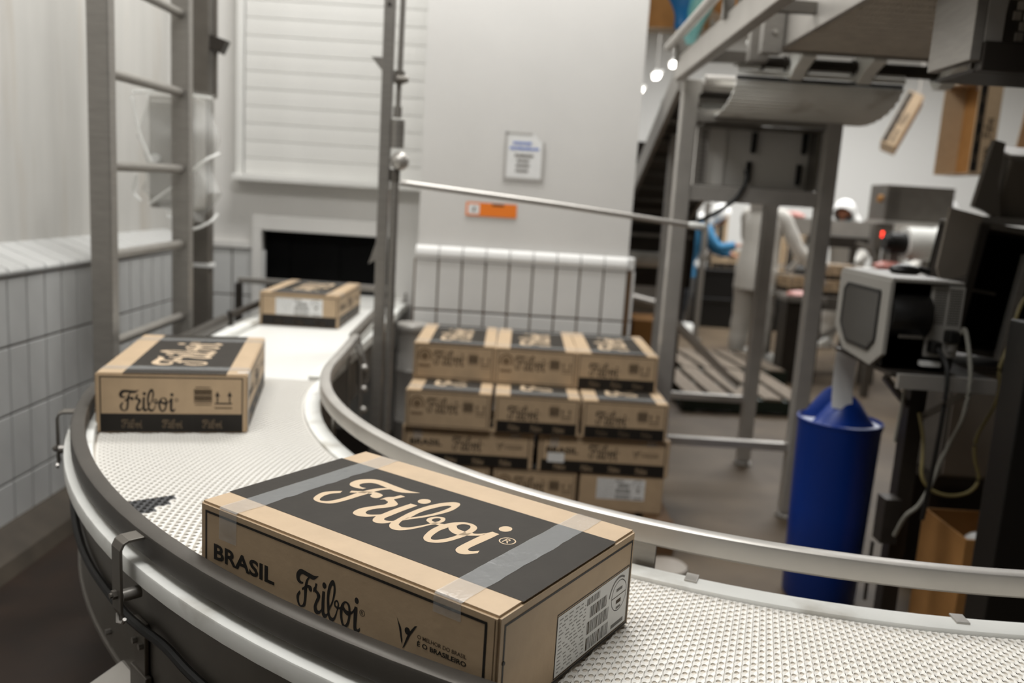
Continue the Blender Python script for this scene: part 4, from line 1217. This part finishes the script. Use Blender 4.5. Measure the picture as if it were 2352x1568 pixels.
# weighing cabinet, carton of plastic, dark post
wc_ = thing('weighing_cabinet', 'grey cabinet with a round knob on a dark frame at the right edge', 'cabinet', (1.95, 3.6, 0))
part(MB().bx(1.85, 2.14, 3.50, 3.78, .56, 1.03), 'cabinet_body', 'steel_dk', wc_, bevel=.004)
part(MB().bx(1.862, 2.13, 3.49, 3.50, .575, 1.015), 'door', 'panel', wc_, bevel=.002)
part(MB().lathe([(.014, 0), (.017, .012), (.011, .022)], (0, 0, 0), 14), 'knob', 'steel_lt', wc_, 'round bright knob', world=False, smooth=True)
k_ = wc_.children[-1]; k_.location = V((1.90, 3.49, .93)) - V(wc_.location); k_.rotation_euler = (PI / 2, 0, 0)
part(MB().bx(1.84, 2.40, 3.70, 3.76, 0, .55), 'dark_fill_sheet', 'steel_blk', wc_)  # dark sheet added so the space under the cabinet reads black
for x in (1.86, 2.12):
    part(MB().bx(x - .02, x + .02, 3.52, 3.56, 0, .52), 'leg', 'steel_blk', wc_)
part(MB().bx(1.84, 2.40, 3.50, 3.78, .52, .56), 'frame', 'steel_blk', wc_)
part(MB().bx(1.80, 2.40, 3.44, 3.85, 1.035, 1.06), 'cabinet_top', 'steel_blk', wc_)

hz = thing('tilted_hopper', 'dark tilted steel chute with a black mouth leaning above the cabinet', 'chute', (1.95, 3.5, 1.10))
Rt = Matrix.Rotation(.11, 3, 'Y')
Cc = V((1.90, 3.46, 1.375))
def hbx(x0, x1, y0, y1, z0, z1, n, m, lab=None):
    mb = MB().box(Cc + Rt @ V(((x0 + x1) / 2, (y0 + y1) / 2, (z0 + z1) / 2)), (x1 - x0, y1 - y0, z1 - z0), Rt)
    part(mb, n, m, hz, lab, bevel=.003)
hbx(-.10, -.085, -.04, .30, -.27, .25, 'side_plate', 'steel_blk')
hbx(.42, .44, -.04, .30, -.27, .25, 'side_plate', 'steel_blk')
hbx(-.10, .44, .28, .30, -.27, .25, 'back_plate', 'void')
hbx(-.10, .44, -.04, .30, .235, .26, 'top_plate', 'steel_dk')
hbx(-.105, -.07, -.055, -.04, -.27, .25, 'front_flange', 'steel_blk')
hbx(.085, .12, -.08, -.045, -.27, .16, 'front_rail', 'steel', 'bright front rail')
hbx(-.06, .09, .06, .08, -.02, -.008, 'inner_bar', 'steel_dk')
hbx(-.085, .42, -.03, .28, -.27, -.25, 'bottom_plate', 'steel_blk')
part(MB().prism([(1.70, 1.69), (1.83, 1.665), (1.82, 1.43), (1.70, 1.40), (1.68, 1.45)], 3.42, 3.435, f=lambda x, y, z: (x, z, y)), 'side_sheet', 'panel', hz, 'grey sheet at its left side')
dsp = thing('terminal', 'dark monitor housing on a slanted bracket at the right edge', 'monitor', (2.05, 3.5, 1.66))
Rm = Matrix.Rotation(.32, 3, 'X')
part(MB().box((2.10, 3.56, 1.80), (.36, .16, .25), Rm), 'housing', 'monitor', dsp, bevel=.012)
part(MB().box((2.10, 3.525, 1.925), (.35, .13, .012), Rm), 'top_plate', 'steel_lt', dsp, 'bright top plate painting in the highlight')  # paler plate paints the highlight along the top of the housing
part(MB().prism([(1.815, 1.70), (1.93, 1.66), (1.90, 1.80), (1.905, 1.955), (1.86, 1.965)], 3.47, 3.50, f=lambda x, y, z: (x, z, y)), 'bracket', 'monitor', dsp)
part(MB().bx(1.85, 2.35, 3.46, 3.60, 1.635, 1.665), 'base_bar', 'steel', dsp)
# cables
yc = catmull([(2.00, 3.38, 1.70), (2.02, 3.30, 1.55), (1.90, 3.12, 1.42), (1.757, 2.95, 1.363), (1.726, 2.93, 1.223), (1.701, 2.92, 1.143), (1.72, 2.93, 1.066), (1.717, 2.95, .987), (1.678, 2.95, .888), (1.68, 2.95, .808), (1.707, 2.95, .728), (1.679, 2.95, .677), (1.611, 2.95, .659), (1.545, 2.95, .676), (1.504, 2.95, .723), (1.505, 2.97, .796), (1.511, 3.0, .861), (1.50, 3.03, .94)], 6)
single(MB().tube(yc, .0065, 8), 'cable', 'ivory', 'yellowish cable hanging in a long loop below the printer', 'cable', (1.62, 2.95, .8), smooth=True)
gc = catmull([(PX1 - .02, PYF - .02, PZ0 + .14), (PX1 - .012, 2.87, 1.268), (1.538, 2.80, 1.132), (1.536, 2.80, .993), (1.54, 2.86, .884), (1.524, 2.88, .804), (1.505, 2.88, .723), (1.471, 2.88, .64), (1.44, 2.90, .589), (1.43, 2.94, .50)], 6)
single(MB().tube(gc, .0075, 8), 'cable', 'greycable', 'grey cable dropping from the back of the printer', 'cable', (1.55, 2.85, .8), smooth=True)
bc = catmull([(PX1 - .09, PYF - .025, PZ0 + .085), (PX1 - .085, 2.81, PZ0 + .02), (PX1 - .085, 2.80, .95), (1.475, 2.85, .60)], 7)
single(MB().tube(bc, .008, 8), 'cable', 'rubber', 'black cable dropping straight down beside the grey one', 'cable', (1.53, 2.82, .9), smooth=True)
xb = thing('open_carton', 'brown open carton with plastic inside on the floor under the cabinet', 'carton', (1.85, 3.18, 0))
for a_ in ((1.645, 1.653, 2.86, 3.18), (2.02, 2.028, 2.86, 3.18)):
    part(MB().bx(a_[0], a_[1], a_[2], a_[3], .0, .53), 'side_wall', 'kraft_in', xb)
for y in (2.86, 3.172):
    part(MB().bx(1.653, 2.02, y, y + .008, .0, .53), 'end_wall', 'kraft_in', xb)
part(MB().bx(1.653, 2.02, 2.868, 3.172, .0, .36), 'contents', 'kraft_in', xb)
pg = MB(); rings = []
for k in range(9):
    t = k / 8; r = .02 + .05 * math.sin(PI * t) + .012 * math.sin(9 * t)
    rings.append([(1.685 + .14 * t + r * .3 * math.cos(a), 2.93 + r * math.sin(a), .50 + r * .7 * math.cos(a) - .05 * t) for a in [2 * PI * j / 10 for j in range(10)]])
pg.loft(rings)
single(pg, 'plastic_bag', 'bagfold', 'crumpled white plastic bag inside the open carton', 'plastic bag', (1.75, 2.93, .48), smooth=True)
dk = thing('machine_leg', 'broad black machine leg at the right edge of the picture', 'machine leg', (1.66, 2.54, 0))
part(MB().bx(1.522, 1.80, 2.48, 2.60, 0.03, 1.35), 'column', 'black', dk, bevel=.005)
part(MB().bx(1.50, 1.83, 2.45, 2.63, 0, .03), 'foot_plate', 'steel_blk', dk)

# ------------------------------------------------------------------ open cartons hanging from the overhead chain
def open_tray(name, label, loc, rot, group, tint='kraft'):
    """tray open towards local +z; printed long sides, brown inside"""
    t = thing(name, label, 'carton', loc, 0, group)
    t.rotation_euler = rot
    L, Wd, D, th = .62, .40, .17, .006
    part(MB().bx(-L / 2, L / 2, -Wd / 2, Wd / 2, 0, th), 'bottom_board', 'kraft_in', t, world=False)
    for s in (-1, 1):
        b = part(MB().bx(-L / 2, L / 2, s * Wd / 2 - th / 2, s * Wd / 2 + th / 2, 0, D), 'side_board', tint, t, world=False)
        f = Flat((s * L / 2 * -1 if s < 0 else L / 2, s * Wd / 2 + s * th / 2, 0), V((-s, 0, 0)), Z3, .001)
        f.o = V((-L / 2 if s < 0 else L / 2, s * (Wd / 2 + th / 2), 0))
        f.u = V((1, 0, 0)) if s < 0 else V((-1, 0, 0)); f.n = f.u.cross(f.w)
        f.rect(.014, D - .058, L - .014, D - .006); f.text('BRASIL', .04, .050, .03, .15, .028); f.logo(.24, .035, .14, .068, 0, 2, False)
        for i in range(4): f.logo(.08 + .13 * i, D - .046, .06, .028, 2, 2, False)
        f.part('side_print', INK, b)
        part(MB().bx(s * L / 2 - th / 2, s * L / 2 + th / 2, -Wd / 2, Wd / 2, 0, D), 'end_board', tint, t, world=False)
    return t


GH = 'open cartons hung from the overhead chain'
def basis(xa, ya, za):
    return Matrix((xa, ya, za)).transposed().to_euler()
def hung(label, px_dir_up, face, loc):
    xa = V(px_dir_up).normalized(); za = (V(face) - xa * V(face).dot(xa)).normalized(); ya = za.cross(xa)
    return open_tray('hanging_carton', label, loc, basis(xa, ya, za), GH)
def hook(x, y, z0, label):
    h = thing('carton_hook', label, 'hook', (x, y, z0), 0, 'hooks of the overhead chain')
    part(MB().tube([(x, y, z0), (x, y, 3.9)], .008, 6), 'rod', 'steel_lt', h)
    part(MB().tube([(x - .10, y, z0 + .03), (x, y, z0 + .06), (x + .10, y, z0 + .03)], .007, 6), 'spreader', 'steel_lt', h)
hung('tilted carton hanging edge on against the far white wall', (.40, 0, .92), (-.75, .35, .2), (4.36, 10.0, 2.70))
hook(4.44, 10.02, 2.93, 'thin hook above the tilted hanging carton')
hung('largest hanging carton showing its brown open inside', (0, 0, 1), (-.994, -.113, 0), (3.20, 6.2, 2.29))
hook(3.15, 6.2, 2.565, 'thin hook above the largest hanging carton')
hung('hanging carton cut off by the right edge of the picture', (.1, 0, 1), (-.9, -.3, 0), (4.14, 6.8, 2.50))
hook(4.17, 6.8, 2.78, 'thin hook above the carton at the right edge')
hung('hanging carton at the top left of the tower with a blue bag in it', (0, 0, 1), (-.15, -1, -.25), (.98, 6.0, 3.09))
hook(.98, 5.9, 3.37, 'thin hook above the carton with the blue bag')
hung('carton hanging at the top edge right of the blue bag', (.5, 0, .9), (-.3, -1, -.2), (1.38, 6.3, 3.24))
hook(1.53, 6.3, 3.48, 'thin hook above the carton right of the blue bag')
hung('small glimpse of a carton hanging behind the overhead beam', (.3, 0, 1), (-.3, -1, -.2), (1.80, 7.0, 3.50))
hook(1.89, 7.0, 3.77, 'thin hook behind the overhead beam')
ch = thing('chain_track', 'steel chain track high above the hall carrying the hanging cartons', 'track', (2.5, 6.5, 3.9))
part(MB().bar((.6, 5.95, 3.93), (3.4, 6.2, 3.93), .06, .08).bar((3.4, 6.2, 3.93), (4.4, 6.95, 3.93), .06, .08).bar((1.7, 6.95, 3.93), (4.5, 10.1, 3.93), .06, .08), 'rail', 'steel_dk', ch)
part(MB().bx(.9, .95, 5.9, 6.0, 3.97, CH).bx(3.35, 3.4, 6.15, 6.25, 3.97, CH).bx(4.3, 4.35, 9.85, 9.95, 3.97, CH), 'hanger', 'steel_dk', ch)
bl = MB(); rings = []
for k in range(9):
    t = k / 8; r = .09 * (1 - .5 * t) + .012 * math.sin(7 * t)
    rings.append([(0.93 + .04 * t + r * 1.1 * math.cos(a), 5.72 + r * .5 * math.sin(a), 3.04 - .28 * t + .02 * math.sin(3 * a)) for a in [2 * PI * j / 12 for j in range(12)]])
bl.loft(rings)
single(bl, 'blue_bag', 'bluebag', 'shiny blue plastic bag hanging out of the carton at the top', 'plastic bag', (1.0, 5.72, 3.0), smooth=True)
bl = MB(); rings = []
for k in range(11):
    t = k / 10; r = .07 + .03 * math.sin(5 * t)
    rings.append([(1.17 - .17 * t + r * 1.1 * math.cos(a), 5.70 + r * .5 * math.sin(a), 3.30 - .68 * t) for a in [2 * PI * j / 12 for j in range(12)]])
bl.loft(rings, False)
single(bl, 'plastic_liner', 'teal', 'pale teal plastic liner trailing beside the blue bag', 'plastic liner', (1.1, 5.70, 2.9), smooth=True)

# lamps of the far hall
for x, y, z in ((1.78, 12.3, 3.39), (1.60, 12.6, 3.22), (2.2, 13.5, 3.75)):
    l = thing('ceiling_light', ['bright strip lamp of the far hall nearest the tower', 'small bright lamp of the far hall at the column edge', 'highest strip lamp of the far hall'][0 if x == 1.78 else 1 if x == 1.60 else 2], 'lamp', (x, y, z), 0, 'strip lamps of the far hall')
    part(MB().bx(x - .03, x + .03, y - .12, y + .12, z, z + .05), 'tube', 'lamp', l)
    part(MB().bx(x - .06, x + .06, y - .16, y + .16, z + .05, z + .08), 'housing', 'far', l)
    part(MB().bx(x - .003, x + .003, y - .003, y + .003, z + .08, CH), 'rod', 'steel_lt', l)

# ------------------------------------------------------------------ pallets and goods on the hall floor
make_pallet('slatted_pallet', 'grey slatted pallet lying on the floor beyond the tower', (1.92, 7.35, 0), 1.05, 1.2, .04, 'wood', 'green', 5)
make_pallet('slatted_pallet', 'further grey slatted pallet by the feet of the worker in white', (2.10, 8.52, 0), 1.05, 1.0, .10, 'wood', 'green', 5)
GB = 'black crates stacked in the hall'
def crate(label, x, y, z, w, d, h):
    t = thing('black_crate', label, 'crate', (x, y, z), 0, GB)
    part(MB().bx(x - w / 2, x + w / 2, y - d / 2, y + d / 2, z, z + h * .92), 'crate_body', 'black', t, bevel=.01)
    part(MB().bx(x - w / 2 - .02, x + w / 2 + .02, y - d / 2 - .02, y + d / 2 + .02, z + h * .86, z + h), 'crate_rim', 'black', t, bevel=.01)
for i, (x, n) in enumerate(((2.80, 'left of the worker in white'), (3.44, 'right of the worker in white'), (4.08, 'furthest right, behind the packing table'))):
    crate('lower black crate ' + n, x, 12.1, 0.0, .60, .5, .42)
    crate('upper black crate ' + n, x, 12.1, .42, .60, .5, .40)
GC2 = 'cartons behind the worker in white'
def plain_carton(name, label, loc, rz=0, s=(1, 1, 1), group=GC2):
    t = copy_tree(banded); t.location = loc; t.rotation_euler = (0, 0, rz); t.scale = s; t['label'] = label; t['group'] = group
    for ch in list(t.children):
        if ch.name.startswith('cord'): bpy.data.objects.remove(ch)
    return t
plain_carton('beef_carton', 'carton lying on the black crates left of the worker', (2.72, 11.95, .825), .05, (.90, .7, 1.5))
for i, x in ((0, 2.72), (2, 3.54), (3, 3.95)):
    t = plain_carton('beef_carton', ['left upright carton stood on end left of the worker in white', 'upright carton partly hidden by the back of the worker in white', 'upright carton seen through the tower right of the worker', 'upright carton behind the right tower leg'][i], (x, 11.7, 1.08), 0)
    t.rotation_euler = basis(V((0, 0, 1)), V((-1, 0, 0)), V((0, -1, 0))); t.location = (x + .2, 12.2, 1.082 if i == 0 else .825); t.scale = (.8 if i == 0 else 1.15, .98, 1.0)
plain_carton('beef_carton', 'carton standing on the floor under the blue worker', (2.18, 11.95, 0), .1, (.28, .6, 3.6))
single(MB().bx(-.03, .03, -.03, .03, 0, 1.72).bx(-.07, .07, -.07, .07, 0, .015).bx(-.05, .05, -.05, .05, 1.0, 1.08), 'steel_pole', 'steel', 'thin steel pole left of the worker in white', 'pole', (2.30, 10.6, 0), off=(0, 0, 0))

tb = thing('packing_table', 'steel packing table loaded with cartons right of the worker in white', 'table', (3.25, 8.9, 0))
part(MB().bx(2.75, 3.75, 8.55, 9.25, .78, .83), 'table_top', 'steel', tb)
part(MB().bx(2.75, 3.75, 8.53, 8.56, .70, .83), 'apron', 'steel_dk', tb)
for x in (2.8, 3.7):
    for y in (8.6, 9.2): part(MB().bx(x - .025, x + .025, y - .025, y + .025, 0, .78), 'leg', 'steel_dk', tb)
part(MB().bar((2.8, 8.58, .2), (3.6, 8.58, .72), .04), 'brace', 'steel', tb)
GT = 'cartons on the packing table'
plain_carton('beef_carton', 'printed carton lying lowest on the packing table', (3.08, 8.62, .832), .05, (.75, .9, .95), GT)
plain_carton('beef_carton', 'brown carton on top of the pile on the packing table', (3.12, 8.70, .998), -.2, (.6, .8, .9), GT)
plain_carton('beef_carton', 'carton at the left end of the packing table by the hand of the worker', (2.84, 8.85, .832), .3, (.4, .8, 1.0), GT)
GM = 'cuts of raw meat'
rnd = random.Random(8)
def meat(label, x, y, z, s):
    m = MB().ball((0, 0, s * .35), s, 14, 8, sc=(1.2, .8, .38))
    m.v = [(a + rnd.uniform(-.1, .1) * s, b + rnd.uniform(-.1, .1) * s, c + rnd.uniform(-.04, .04) * s) for a, b, c in m.v]
    single(m, 'meat_cut', 'meat', label, 'meat', (x, y, z), 0, GM, smooth=True, off=(0, 0, 0))
mtb = thing('meat_tray', 'grey tray of meat in front of the worker in white', 'tray', (2.80, 8.35, 0))
part(MB().bx(2.62, 3.0, 8.15, 8.5, .80, .82).bx(2.62, 3.0, 8.15, 8.165, .80, .86).bx(2.62, 2.635, 8.15, 8.5, .80, .86), 'tray', 'steel', mtb)
part(MB().bx(2.64, 2.98, 8.2, 8.45, 0, .80), 'pedestal', 'steel_blk', mtb)
meat('cut of meat in the tray under the hand of the worker in white', 2.78, 8.3, .822, .11)
meat('second cut of meat in the tray below the sleeve', 2.90, 8.36, .822, .09)

cv = thing('trimming_conveyor', 'raised steel conveyor frame with diagonal braces crossing the hall', 'conveyor', (3.6, 9.8, 0))
part(MB().bx(2.95, 4.6, 9.62, 10.05, 1.50, 1.58), 'deck', 'steel', cv)
part(MB().bx(2.95, 4.6, 9.59, 9.62, 1.42, 1.60), 'side_plate', 'steel_lt', cv)
for x in (3.1, 3.8, 4.5):
    part(MB().bx(x - .03, x + .03, 9.7, 9.76, 0, 1.5), 'leg', 'steel_dk', cv)
for a_, b_ in (((3.05, 9.57, 1.0), (3.35, 9.57, 1.42)), ((3.98, 9.57, 1.02), (4.30, 9.57, 1.46)), ((4.22, 9.57, 1.0), (4.36, 9.57, 1.46))): part(MB().bar(a_, b_, .055), 'brace', 'steel_lt', cv)
part(MB().tube(catmull([(3.75, 9.55, 1.36), (3.90, 9.53, 1.30), (3.98, 9.52, 1.15), (4.0, 9.52, .95)], 5), .03, 8), 'hose', 'steel_dk', cv, smooth=True)
part(MB().bx(3.45, 3.95, 9.54, 9.59, 1.30, 1.42), 'drive_cover', 'steel_blk', cv)
meat('pale cut of meat on the raised conveyor above the worker', 3.10, 9.82, 1.58, .12)
ct_ = thing('counter_display', 'grey counter box with a red digital display', 'display', (3.52, 8.3, 1.36))
part(MB().bx(3.43, 3.60, 8.30, 8.42, 1.36, 1.60), 'housing', 'steel_dk', ct_, bevel=.01)
part(MB().bx(3.48, 3.54, 8.36, 8.42, 0, 1.36), 'stem', 'steel_dk', ct_)
for z in (1.475, 1.508):
    part(MB().bx(3.497, 3.515, 8.294, 8.30, z - .006, z + .012), 'digit', 'led', ct_, 'red lit digit')
rb = thing('roll_conveyor', 'white plastic belt machine with a black motor behind the printer', 'machine', (3.7, 7.9, 0))
part(MB().tube([(3.55, 7.9, 1.43), (4.3, 7.9, 1.45)], .15, 24), 'white_roll', 'hdpe', rb, smooth=True)
part(MB().tube([(3.40, 7.9, 1.43), (3.55, 7.9, 1.43)], .10, 20).tube([(3.36, 7.9, 1.43), (3.40, 7.9, 1.43)], .07, 16), 'motor', 'black', rb, 'black motor')
part(MB().bx(3.25, 4.4, 7.72, 8.2, 1.13, 1.17), 'table_top', 'hdpe', rb)
for x in (3.3, 4.35):
    for y in (7.76, 8.16): part(MB().bx(x - .03, x + .03, y - .03, y + .03, 0, 1.13), 'leg', 'steel_dk', rb)
part(MB().bx(3.45, 3.54, 7.95, 8.0, 1.17, 1.33).bx(4.25, 4.34, 7.95, 8.0, 1.17, 1.35), 'bearing', 'steel', rb)
meat('pink cuts of meat on the white table behind the printer', 3.40, 7.82, 1.172, .12)
meat('pink cut of meat half hidden behind the printer', 3.58, 7.80, 1.172, .09)
gm = thing('grey_hood', 'grey steel machine cover with a ribbed end standing before the far wall', 'machine', (3.75, 8.2, 0))
part(MB().bx(3.46, 4.10, 8.2, 8.6, 1.63, 1.97), 'cover', 'steel_dk', gm, bevel=.01)
for k in range(7): part(MB().bx(3.46, 3.58, 8.188, 8.20, 1.66 + .042 * k, 1.682 + .042 * k), 'rib', 'steel_dk', gm)
part(MB().bx(3.44, 4.12, 8.15, 8.6, 1.60, 1.63), 'lower_edge', 'steel_lt', gm)
for x in (3.62, 4.02): part(MB().bx(x - .03, x + .03, 8.4, 8.46, 0, 1.60), 'leg', 'steel_dk', gm)
part(MB().tube([(3.44, 8.25, 1.83), (3.40, 8.25, 1.83)], .035, 12), 'knob', 'kraft_in', gm, 'brown knob')


# ------------------------------------------------------------------ people
def skin_mesh(name, joints, edges, m, sub=2, root=0):
    me = bpy.data.meshes.new(name)
    ks = list(joints); idx = {k: i for i, k in enumerate(ks)}
    me.from_pydata([joints[k][:3] for k in ks], [(idx[a], idx[b]) for a, b in edges], [])
    o = bpy.data.objects.new(name, me); COL.objects.link(o)
    sk = o.modifiers.new('skin', 'SKIN'); sk.use_smooth_shade = True; sk.branch_smoothing = 0.6
    for i, k in enumerate(ks):
        r = joints[k][3]
        v = me.skin_vertices[0].data[i]
        v.radius = r if isinstance(r, tuple) else (r, r); v.use_root = (i == root)
    s = o.modifiers.new('sub', 'SUBSURF'); s.levels = sub; s.render_levels = sub
    dg = bpy.context.evaluated_depsgraph_get()
    res = bpy.data.meshes.new_from_object(o.evaluated_get(dg))
    res.name = name
    res.materials.clear(); res.materials.append(M[m])
    res.polygons.foreach_set('material_index', [0] * len(res.polygons))
    res.polygons.foreach_set('use_smooth', [True] * len(res.polygons))
    bpy.data.objects.remove(o); bpy.data.meshes.remove(me)
    return res


def person(label, loc, rz, lean, arms, coat, trousers, hood, mask=None, hscale=1.0, headlean=.35):
    """figure facing local +y; lean = forward tilt of the trunk; arms = elbow and wrist offsets from each shoulder (right, left)"""
    t = thing('person', label, 'person', loc, rz)
    t.scale = (hscale,) * 3
    hip = V((0, 0, .92))
    def up(d, fwd=0, side=0): return hip + V((side, math.sin(lean) * d + math.cos(lean) * fwd, math.cos(lean) * d - math.sin(lean) * fwd))
    J = {'pelvis': (*hip, .12), 'waist': (*up(.20), .115), 'chest': (*up(.40), .135), 'neck': (*up(.54, .01), .055)}
    hl = lean + headlean
    nk = up(.54, .01)
    def hd_(d, f=0): return nk + V((0, math.sin(hl) * d + math.cos(hl) * f, math.cos(hl) * d - math.sin(hl) * f))
    J['jaw'] = (*hd_(.07, .03), .068); J['skull'] = (*hd_(.155, .012), .092); J['crown'] = (*hd_(.215, 0), .06)
    E = [('pelvis', 'waist'), ('waist', 'chest'), ('chest', 'neck'), ('neck', 'jaw'), ('jaw', 'skull'), ('skull', 'crown')]
    for s, nm in ((1, 'r'), (-1, 'l')):
        sh_ = up(.45, 0, s * .185); el = sh_ + V(arms[nm][0]); wr = sh_ + V(arms[nm][1]); d = (wr - el).normalized()
        J['sh' + nm] = (*sh_, .065); J['el' + nm] = (*el, .045); J['wr' + nm] = (*wr, .030)
        pm = wr + d * .06; J['palm' + nm] = (*pm, (.036, .022))
        E += [('chest', 'sh' + nm), ('sh' + nm, 'el' + nm), ('el' + nm, 'wr' + nm), ('wr' + nm, 'palm' + nm)]
        sd = d.cross(V((0, 0, 1)));
        sd = sd.normalized() if sd.length > .1 else V((1, 0, 0))
        for q in range(4):
            off = sd * (.0185 * (q - 1.5)); ln = (.062, .074, .07, .055)[q]
            a = pm + d * .03 + off; b = a + d * ln * .55 + V((0, 0, -.008)); c = b + d * ln * .45 + V((0, 0, -.02))
            J[f'f{q}a{nm}'] = (*a, .0095); J[f'f{q}b{nm}'] = (*b, .0085); J[f'f{q}c{nm}'] = (*c, .007)
            E += [('palm' + nm, f'f{q}a{nm}'), (f'f{q}a{nm}', f'f{q}b{nm}'), (f'f{q}b{nm}', f'f{q}c{nm}')]
        a = pm + sd * (-.035 * s) - d * .01; b = a + sd * (-.02 * s) + d * .035
        J['ta' + nm] = (*a, .011); J['tb' + nm] = (*b, .008); E += [('palm' + nm, 'ta' + nm), ('ta' + nm, 'tb' + nm)]
        kx = s * .10
        J['hip' + nm] = (kx, 0, .86, .095); J['kn' + nm] = (kx * 1.1, .02, .49, .062); J['an' + nm] = (kx * 1.15, -.02, .09, .042); J['toe' + nm] = (kx * 1.3, .13, .04, .035)
        E += [('pelvis', 'hip' + nm), ('hip' + nm, 'kn' + nm), ('kn' + nm, 'an' + nm), ('an' + nm, 'toe' + nm)]
    link('body', skin_mesh('body', J, E, 'skin', 1), t)
    tm = MB()
    for nm in 'rl':
        p0, p1, p2 = (V(J[k_ + nm][:3]) for k_ in ('hip', 'kn', 'an'))
        path = catmull([tuple(p0 + V((0, 0, .03))), tuple(p0.lerp(p1, .5)), tuple(p1), tuple(p1.lerp(p2, .5)), tuple(V((p2.x, p2.y, .11)))], 4)
        tm.tube(path, [.112 - .026 * (q / (len(path) - 1)) + .004 * math.sin(q * 1.9) for q in range(len(path))], 16)
    link('trousers', tm.mesh('trousers', trousers, True), t)
    cm = MB(); rings = []
    fw = lambda k: V((0, math.cos(lean * k), -math.sin(lean * k)))
    for c_, k, rx, ry in ((V((0, .0, .70)), 0, .205, .175), (V((0, .0, .80)), 0, .20, .17), (hip, .5, .195, .155), (up(.12), 1, .185, .14), (up(.22), 1, .18, .135), (up(.34), 1, .20, .142), (up(.43), 1, .205, .138), (up(.485), 1, .16, .115), (up(.53, .01), 1, .075, .072)):
        rings.append([c_ + V((1, 0, 0)) * rx * math.cos(2 * PI * q / 24) + fw(k) * ry * math.sin(2 * PI * q / 24) for q in range(24)])
    cm.loft(rings, False)
    for nm in 'rl':
        sh_, el, wr = (V(J[k_ + nm][:3]) for k_ in ('sh', 'el', 'wr'))
        ch_ = up(.43, 0, .10 if nm == 'r' else -.10)
        path = catmull([tuple(ch_), tuple(sh_), tuple(el), tuple(wr)], 6)
        nr = len(path) - 1
        rr_ = [.082 - .030 * (q / nr) + .004 * math.sin(q * 2.1) for q in range(nr + 1)]
        cm.tube(path, rr_, 14)
    link('coat', cm.mesh('coat', coat, True), t)
    bt_ = MB()
    for s in (1, -1): bt_.loft([[(s * .125 + w_ * math.cos(a), .065 + l_ * math.sin(a), z) for a in [2 * PI * j / 16 for j in range(16)]] for z, w_, l_ in ((0, .066, .165), (.05, .066, .168), (.085, .058, .150), (.105, .040, .110))]).tube([(s * .118, -.02, .03), (s * .115, -.02, .22)], .070, 14)
    link('boots', bt_.mesh('boots', 'hdpe', True), t)
    if hood:
        c = hd_(.155, -.004); hb_ = MB(); f_ = (hd_(.155, 1) - hd_(.155, 0)); u_ = hd_(1) - hd_(0); r_ = f_.cross(u_)
        rings = []
        for k in range(10):      # hood shell opened at the face
            th = PI * (.001 + .999 * k / 9 * .66)
            rings.append([c + (-f_ * math.cos(th) * .128 + (u_ * math.cos(2 * PI * j / 20) * .138 + r_ * math.sin(2 * PI * j / 20) * .118) * math.sin(th)) for j in range(20)])
        hb_.loft(rings, False).tube([c - u_ * .10 - f_ * .03, c - u_ * .22 - f_ * .05], [.10, .135], 16)
        link('hood' if hood == 'hood' else 'cap', hb_.mesh('hood', 'cap', True), t)
        ey = MB()
        for s in (1, -1): ey.ball(c + f_ * .088 + u_ * .0 + r_ * s * .033, .012, 8, 6)
        link('eyes', ey.mesh('eyes', 'ink', True), t)
        link('nose', MB().tube([c + f_ * .094 + u_ * .01, c + f_ * .118 - u_ * .035, c + f_ * .10 - u_ * .045], [.010, .016, .012], 8).mesh('nose', 'skin', True), t)
        if mask:
            mk = MB().loft([[c + f_ * (.03 + .085 * math.cos(a)) + r_ * .082 * math.sin(a) + u_ * z for a in [-1.3 + 2.6 * j / 10 for j in range(11)]] for z in (-.015, -.05, -.09)], False, False)
            link('face_mask', mk.mesh('face_mask', mask, True), t)
        else:
            link('mouth', MB().tube([c + f_ * .09 - u_ * .075 + r_ * .022, c + f_ * .096 - u_ * .077, c + f_ * .09 - u_ * .075 - r_ * .022], .005, 6).mesh('mouth', 'meat', True), t)
            link('ears', MB().ball(c + r_ * .095, .025, 8, 6, sc=(.4, 1, 1.4)).ball(c - r_ * .095, .025, 8, 6, sc=(.4, 1, 1.4)).mesh('ears', 'skin', True), t)
    return t


person('person in white coat and trousers reaching over the meat tray, head hidden by the tower', (2.60, 9.25, 0), -.85, .14, dict(r=((.13, .10, -.28), (.24, .28, -.46)), l=((-.05, .14, -.27), (.02, .36, -.44))), 'coat', 'coat', 'hood', 'mask', 1.16)
person('person in blue work clothes and a white cap bending over behind the tower leg', (2.18, 11.25, 0), -1.75, .55, dict(r=((.03, .16, -.20), (.0, .36, -.18)), l=((-.03, .14, -.24), (-.02, .34, -.30))), 'bluecloth', 'navy', 'cap', None, 1.06, .25)
person('person in white hood and mask leaning down behind the raised conveyor', (4.15, 10.75, 0), 2.5, .42, dict(r=((.05, .12, -.26), (-.02, .34, -.38)), l=((-.05, .12, -.26), (.02, .34, -.38))), 'coat', 'coat', 'hood', 'mask', 1.12)
person('person in white hood looking down left beside the monitor', (4.70, 9.05, 0), 1.75, .30, dict(r=((.05, .12, -.26), (-.02, .34, -.38)), l=((-.05, .12, -.26), (.02, .34, -.38))), 'coat', 'coat', 'hood', None, 1.12)
bpy.context.view_layer.update()
